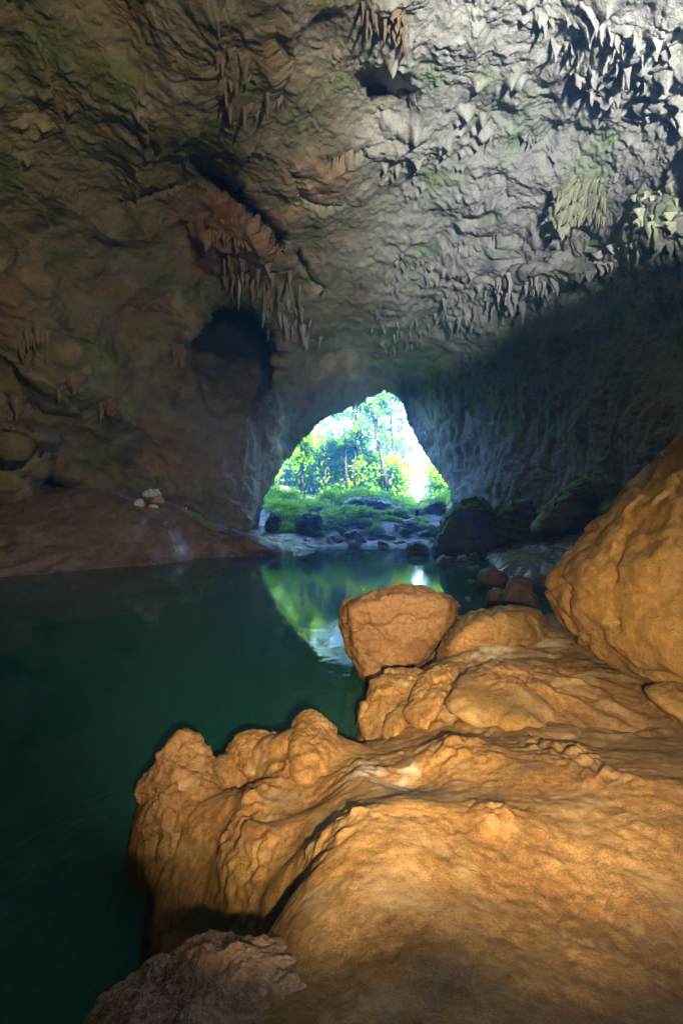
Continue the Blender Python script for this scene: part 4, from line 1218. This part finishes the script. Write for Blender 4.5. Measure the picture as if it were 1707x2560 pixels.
def post(px, py, Yd, h_, r_, mat, label, cat, cap):
    c = at(px, py, Yd)
    root = empty('marker_post', c - Vector((0, 0, 0.25)))
    v_, f_ = tube([(0, 0, 0), (0.01, 0, h_ * 0.6), (0.02, 0, h_ + 0.25)], [r_, r_, r_ * 0.9], 8)
    link('pole', mesh_np('pole', np.array([tuple(q) for q in v_]), f_, mat), root)
    v_, f_ = tube([(0.02, 0, h_ + 0.25), (0.02, 0, h_ + 0.25 + cap)], [r_ * 1.5, r_ * 1.1], 8)
    link('cap', mesh_np('cap', np.array([tuple(q) for q in v_]), f_, M_WHITE), root)
    tag(root, label, cat)
post(403, 1270, 37.0, 0.75, 0.06, M_RED, 'short red pole leaning beside the pink bundle', 'pole', 0.05)
post(457, 1284, 37.6, 0.60, 0.035, M_POST, 'thin pale marker post left of the grass strip', 'post', 0.06)
post(465, 1286, 37.6, 0.48, 0.07, M_POST, 'stout pale marker post at the start of the grass strip', 'post', 0.12)

# ------------------------------------------------------------------ dripstone
def stal_mesh(kind, seed, mat):
    rs = np.random.RandomState(seed)
    sides, rings = 10, 12
    A, Q = np.meshgrid(np.arange(sides) * 2 * math.pi / sides, np.linspace(0, 1, rings))
    A, Q = A.ravel(), Q.ravel()
    ph = rs.uniform(0, 6.3)
    if kind == 'blade':
        w = (1 - Q ** 1.3) ** 0.9
    elif kind == 'spear':
        w = (1 - Q) ** 1.1 * 0.9 + 0.02
    else:
        w = (1 - Q ** 1.8)
    w = w + 0.55 * np.exp(-Q * 9)
    B = np.c_[np.cos(A) * 1.2, np.sin(A) * 1.2, Q * 3.2 + seed]
    w = w * (1 + 0.9 * fbm(B * 1.1, 3, seed)) * (1 + 0.2 * np.cos(3 * A + ph))
    bend = np.c_[pn(np.c_[Q * 2 + seed, Q * 0, Q * 0], 5), pn(np.c_[Q * 2 + seed, Q * 0 + 9, Q * 0], 6)] * 0.5 * Q[:, None]
    V = np.c_[np.cos(A) * w * 0.5 + bend[:, 0], np.sin(A) * w * 0.5 + bend[:, 1], -Q + 0.05 * fbm(B, 2, seed + 4)]
    Fc = []
    for i in range(rings - 1):
        for k in range(sides):
            Fc.append((i * sides + k, (i + 1) * sides + k, (i + 1) * sides + (k + 1) % sides, i * sides + (k + 1) % sides))
    Fc.append(tuple(range((rings - 1) * sides, rings * sides))[::-1])
    return mesh_np('stalactite', V, Fc, mat)
SM = {}
def stal_set(mat):
    if mat.name not in SM:
        SM[mat.name] = [stal_mesh(k, 50 + 7 * i + len(SM), mat) for i, k in enumerate(('spear', 'blade', 'blunt', 'spear', 'blade', 'blunt', 'blade', 'blunt'))]
    return SM[mat.name]

def cluster(spots, mat, label, lpx, wpx, seed, flat=0.6, name='stalactite_cluster', yaw=None):
    """spots: list of (px, py); lpx, wpx: length and width range in photo px"""
    r = random.Random(seed)
    ms = stal_set(mat)
    pts = [on_cave(*s) for s in spots]
    c = sum(pts, Vector()) / len(pts)
    root = empty(name, c)
    for (px, py), p in zip(spots, pts):
        k = p.y / F
        ln = 0.9 * (lpx[0] + (lpx[1] - lpx[0]) * r.random() ** 1.7) * k
        wd = 1.35 * (wpx[0] + (wpx[1] - wpx[0]) * r.random() ** 1.3) * k
        o = link('stalactite', ms[r.randrange(8)], root, p - c + Vector((0, 0, 0.25 * ln)))
        o.scale = (wd, wd * flat * r.uniform(0.6, 1.4), ln * 1.25)
        o.rotation_euler = (r.uniform(-0.18, 0.18), r.uniform(-0.15, 0.15), r.uniform(-0.7, 0.7) if yaw is None else yaw + r.uniform(-0.3, 0.3))
    return tag(root, label, 'stalactites', 'dripstone clusters on the cave roof')

def scatter(poly, n, seed):
    r = random.Random(seed)
    xs, ys = [p[0] for p in poly], [p[1] for p in poly]
    out = []
    while len(out) < n:
        x, y = r.uniform(min(xs), max(xs)), r.uniform(min(ys), max(ys))
        if pip(np.array([x]), np.array([y]), poly)[0]:
            out.append((x, y))
    return sorted(out, key=lambda s: s[1])

CL = [
    ([(905, 15), (1000, 0), (1030, 90), (960, 110), (915, 90)], 20, M_STAL_TAN, 'tan stalactites high at the dark edge of the lit roof', (30, 85), (9, 22), 1),
    ([(1480, 0), (1707, 0), (1707, 120), (1560, 130), (1420, 90)], 30, M_STAL_PALE, 'long pale blades hanging in the top corner of the lit roof', (14, 70), (10, 42), 2),
    ([(1400, 90), (1560, 140), (1600, 240), (1500, 250), (1400, 180)], 20, M_STAL_PALE, 'pale blades below the long blades of the top corner', (12, 55), (10, 36), 3),
    ([(1600, 140), (1707, 120), (1707, 340), (1620, 320)], 22, M_STAL_PALE, 'pale blades along the picture edge of the lit roof', (14, 66), (10, 42), 4),
    ([(1570, 490), (1707, 470), (1707, 610), (1590, 620)], 22, M_STAL_GREEN, 'greenish stalactites where the lit roof meets the shadowed wall', (25, 70), (10, 24), 5),
    ([(1500, 610), (1600, 600), (1560, 670), (1480, 680)], 12, M_STAL_PALE, 'short pale stalactites beside the greenish ones', (18, 45), (8, 18), 6),
    ([(1245, 700), (1380, 690), (1390, 745), (1250, 770)], 26, M_STAL_PALE, 'pale curtain of stalactites over the shadow edge', (28, 70), (9, 20), 7),
    ([(1100, 720), (1240, 720), (1240, 800), (1120, 820)], 20, M_STAL_GREY, 'grey stalactites left of the pale curtain', (18, 45), (7, 16), 8),
    ([(910, 800), (1090, 790), (1110, 850), (960, 880)], 28, M_STAL_GREY, 'small grey stalactites above the arch of the mouth', (12, 34), (5, 12), 9),
    ([(1110, 880), (1180, 880), (1170, 930), (1110, 930)], 10, M_STAL_GREY, 'few grey stalactites on the right shoulder of the arch', (14, 40), (5, 12), 10),
    ([(535, 640), (680, 640), (780, 720), (700, 760), (580, 720)], 34, M_STAL_TAN, 'brown stalactites hanging below the orange flowstone', (35, 80), (7, 16), 11),
    ([(640, 740), (780, 750), (800, 830), (690, 830)], 20, M_STAL_GREY, 'dim grey stalactites over the blue haze', (22, 60), (6, 13), 12),
    ([(520, 90), (580, 70), (690, 190), (690, 280), (560, 270)], 20, M_STAL_TAN, 'dim brown stalactites on the dark roof', (25, 65), (8, 18), 13),
    ([(1340, 40), (1440, 30), (1470, 130), (1390, 150)], 10, M_STAL_PALE, 'pale stalactites left of the long corner blades', (25, 70), (9, 22), 14),
    ([(1200, 330), (1330, 340), (1420, 390), (1380, 370)], 10, M_STAL_GREY, 'small stubs of stalactite above the ribbed fan', (12, 30), (7, 14), 15),
    ([(960, 640), (1060, 620), (1090, 700), (980, 720)], 14, M_STAL_GREY, 'grey stubs of stalactite on the lit roof above the arch', (12, 32), (7, 14), 16),
]
for poly, n, mt, lab, lp, wp, sd in CL:
    cluster(scatter(poly, n, sd), mt, lab, lp, wp, sd)
cluster([(597, 665)], M_STAL_PALE, 'single long pale stalactite below the orange flowstone', (95, 96), (14, 15), 30, 0.9, name='stalactite_cluster')

# ribbed fan of dripstone on the lit roof: curved blades that spread from its crown
fc = on_cave(1480, 470)
fan = empty('ribbed_dripstone', fc)
kf = fc.y / F
r = random.Random(3)
for row, (y0, n, ln, rx) in enumerate(((-60, 24, 50, 56), (-28, 30, 46, 76), (2, 30, 40, 80), (30, 26, 36, 72), (54, 18, 28, 52))):
    for i in range(n):
        q = (i + 0.5) / n * 2 - 1
        x = q * rx + r.uniform(-3, 3)
        dep = -1.7 * math.sqrt(max(0.05, 1 - q * q)) * (1 - 0.12 * abs(row - 1.5)) + r.uniform(-0.15, 0.15)
        o = link('rib', stal_set(M_STAL_GREEN)[(1, 4, 6)[i % 3]], fan, Vector((x * kf, dep + 0.15 * row, (-y0 + 8 - 22 * q * q + r.uniform(-6, 6)) * kf)))
        o.scale = (6.5 * kf * r.uniform(0.7, 1.3), 22 * kf, ln * kf * r.uniform(0.75, 1.25))
        o.rotation_euler = (0.15 + r.uniform(-0.1, 0.1), -0.55 * q * (1 - 0.25 * row), -0.9 * q)
bpts = [fc + Vector((x * kf, y, z * kf)) for x, y, z in ((-70, 0.6, 10), (70, 0.6, 10), (-50, 0.6, -60), (50, 0.6, -60), (-40, 0.6, 62), (40, 0.6, 62), (0, -1.0, 30), (-30, -0.9, 0), (30, -0.9, 0), (0, -0.7, -45), (0, 1.2, 0))]
me, org = rock_mesh('core', bpts, 4, 8, M_STAL_GREEN, 1200, 0.15, 0.8)
link('core', me, fan, Vector(org) - fc)
tag(fan, 'greenish ribbed fan of dripstone on the lit roof', 'dripstone')

# draperies on the left wall
def drapery(px, py, w, h_, n, mat, label, seed):
    c = on_cave(px, py)
    k = c.y / F
    root = empty('drapery', c)
    r = random.Random(seed)
    ms = stal_set(mat)
    for i in range(n):
        q = (i + 0.5) / n * 2 - 1
        o = link('fold', ms[(2, 5, 1)[i % 3]], root, Vector((q * w / 2 * k, -0.5 * math.sqrt(max(0, 1 - q * q)) - 0.1, (0.45 - 0.25 * q * q) * h_ * k)))
        wd = w / n * 2.1 * k
        wd *= r.uniform(0.6, 1.5)
        o.scale = (wd, wd * 1.3, h_ * k * r.uniform(0.4, 1.1))
        o.rotation_euler = (0, 0, r.uniform(-0.4, 0.4))
    bp = [c + Vector((x * w * 0.5 * k, y, z * h_ * k)) for x, y, z in ((-1, 0.5, 0.2), (1, 0.5, 0.2), (-0.7, 0.5, 0.55), (0.7, 0.5, 0.55), (0, -0.4, 0.45), (0, -0.3, 0.1), (-0.5, 0.4, -0.3), (0.5, 0.4, -0.3), (0, 1, 0))]
    me, org = rock_mesh('boss', bp, 4, 8, mat, seed + 60, 0.12, 0.6)
    link('boss', me, root, Vector(org) - c)
    return tag(root, label, 'dripstone', 'draperies on the left wall')
drapery(95, 870, 72, 95, 9, M_STAL_TAN, 'broad tan drapery high on the wall at the picture edge', 1301)
drapery(265, 1015, 36, 55, 6, M_STAL_ORANGE, 'small orange drapery on the dark wall above the mud bank', 1302)
drapery(437, 890, 26, 50, 4, M_STAL_TAN, 'little tan drapery beside the dark alcove', 1303)
drapery(175, 955, 60, 70, 6, M_STAL_TAN, 'dull tan drapery right of the broad drapery', 1304)
drapery(25, 1000, 50, 60, 5, M_STAL_TAN, 'tan drapery below the broad one at the picture edge', 1305)
drapery(575, 610, 120, 60, 13, M_STAL_ORANGE, 'wide orange flowstone drapery over the brown stalactites', 1306)

# ------------------------------------------------------------------ haze in the cave air
mh = bpy.data.materials.new('haze')
mh.use_nodes = True
nt = mh.node_tree
nt.nodes.remove(nt.nodes['Principled BSDF'])
pv_ = nt.nodes.new('ShaderNodeVolumePrincipled')
pv_.inputs['Color'].default_value = (0.10, 0.34, 1.0, 1)
pv_.inputs['Density'].default_value = HAZE_DENSITY
pv_.inputs['Anisotropy'].default_value = HAZE_G
nt.links.new(pv_.outputs[0], nt.nodes['Material Output'].inputs['Volume'])
bm = bmesh.new()
bmesh.ops.create_cube(bm, size=1)
bmesh.ops.transform(bm, verts=bm.verts, matrix=Matrix.Translation((0, 74.5, 8.5)) @ Matrix.Diagonal((250, 300, 69, 1)))
me = bpy.data.meshes.new('haze')
bm.to_mesh(me)
bm.free()
me.materials.append(mh)
struct(link('haze', me), 'stuff')
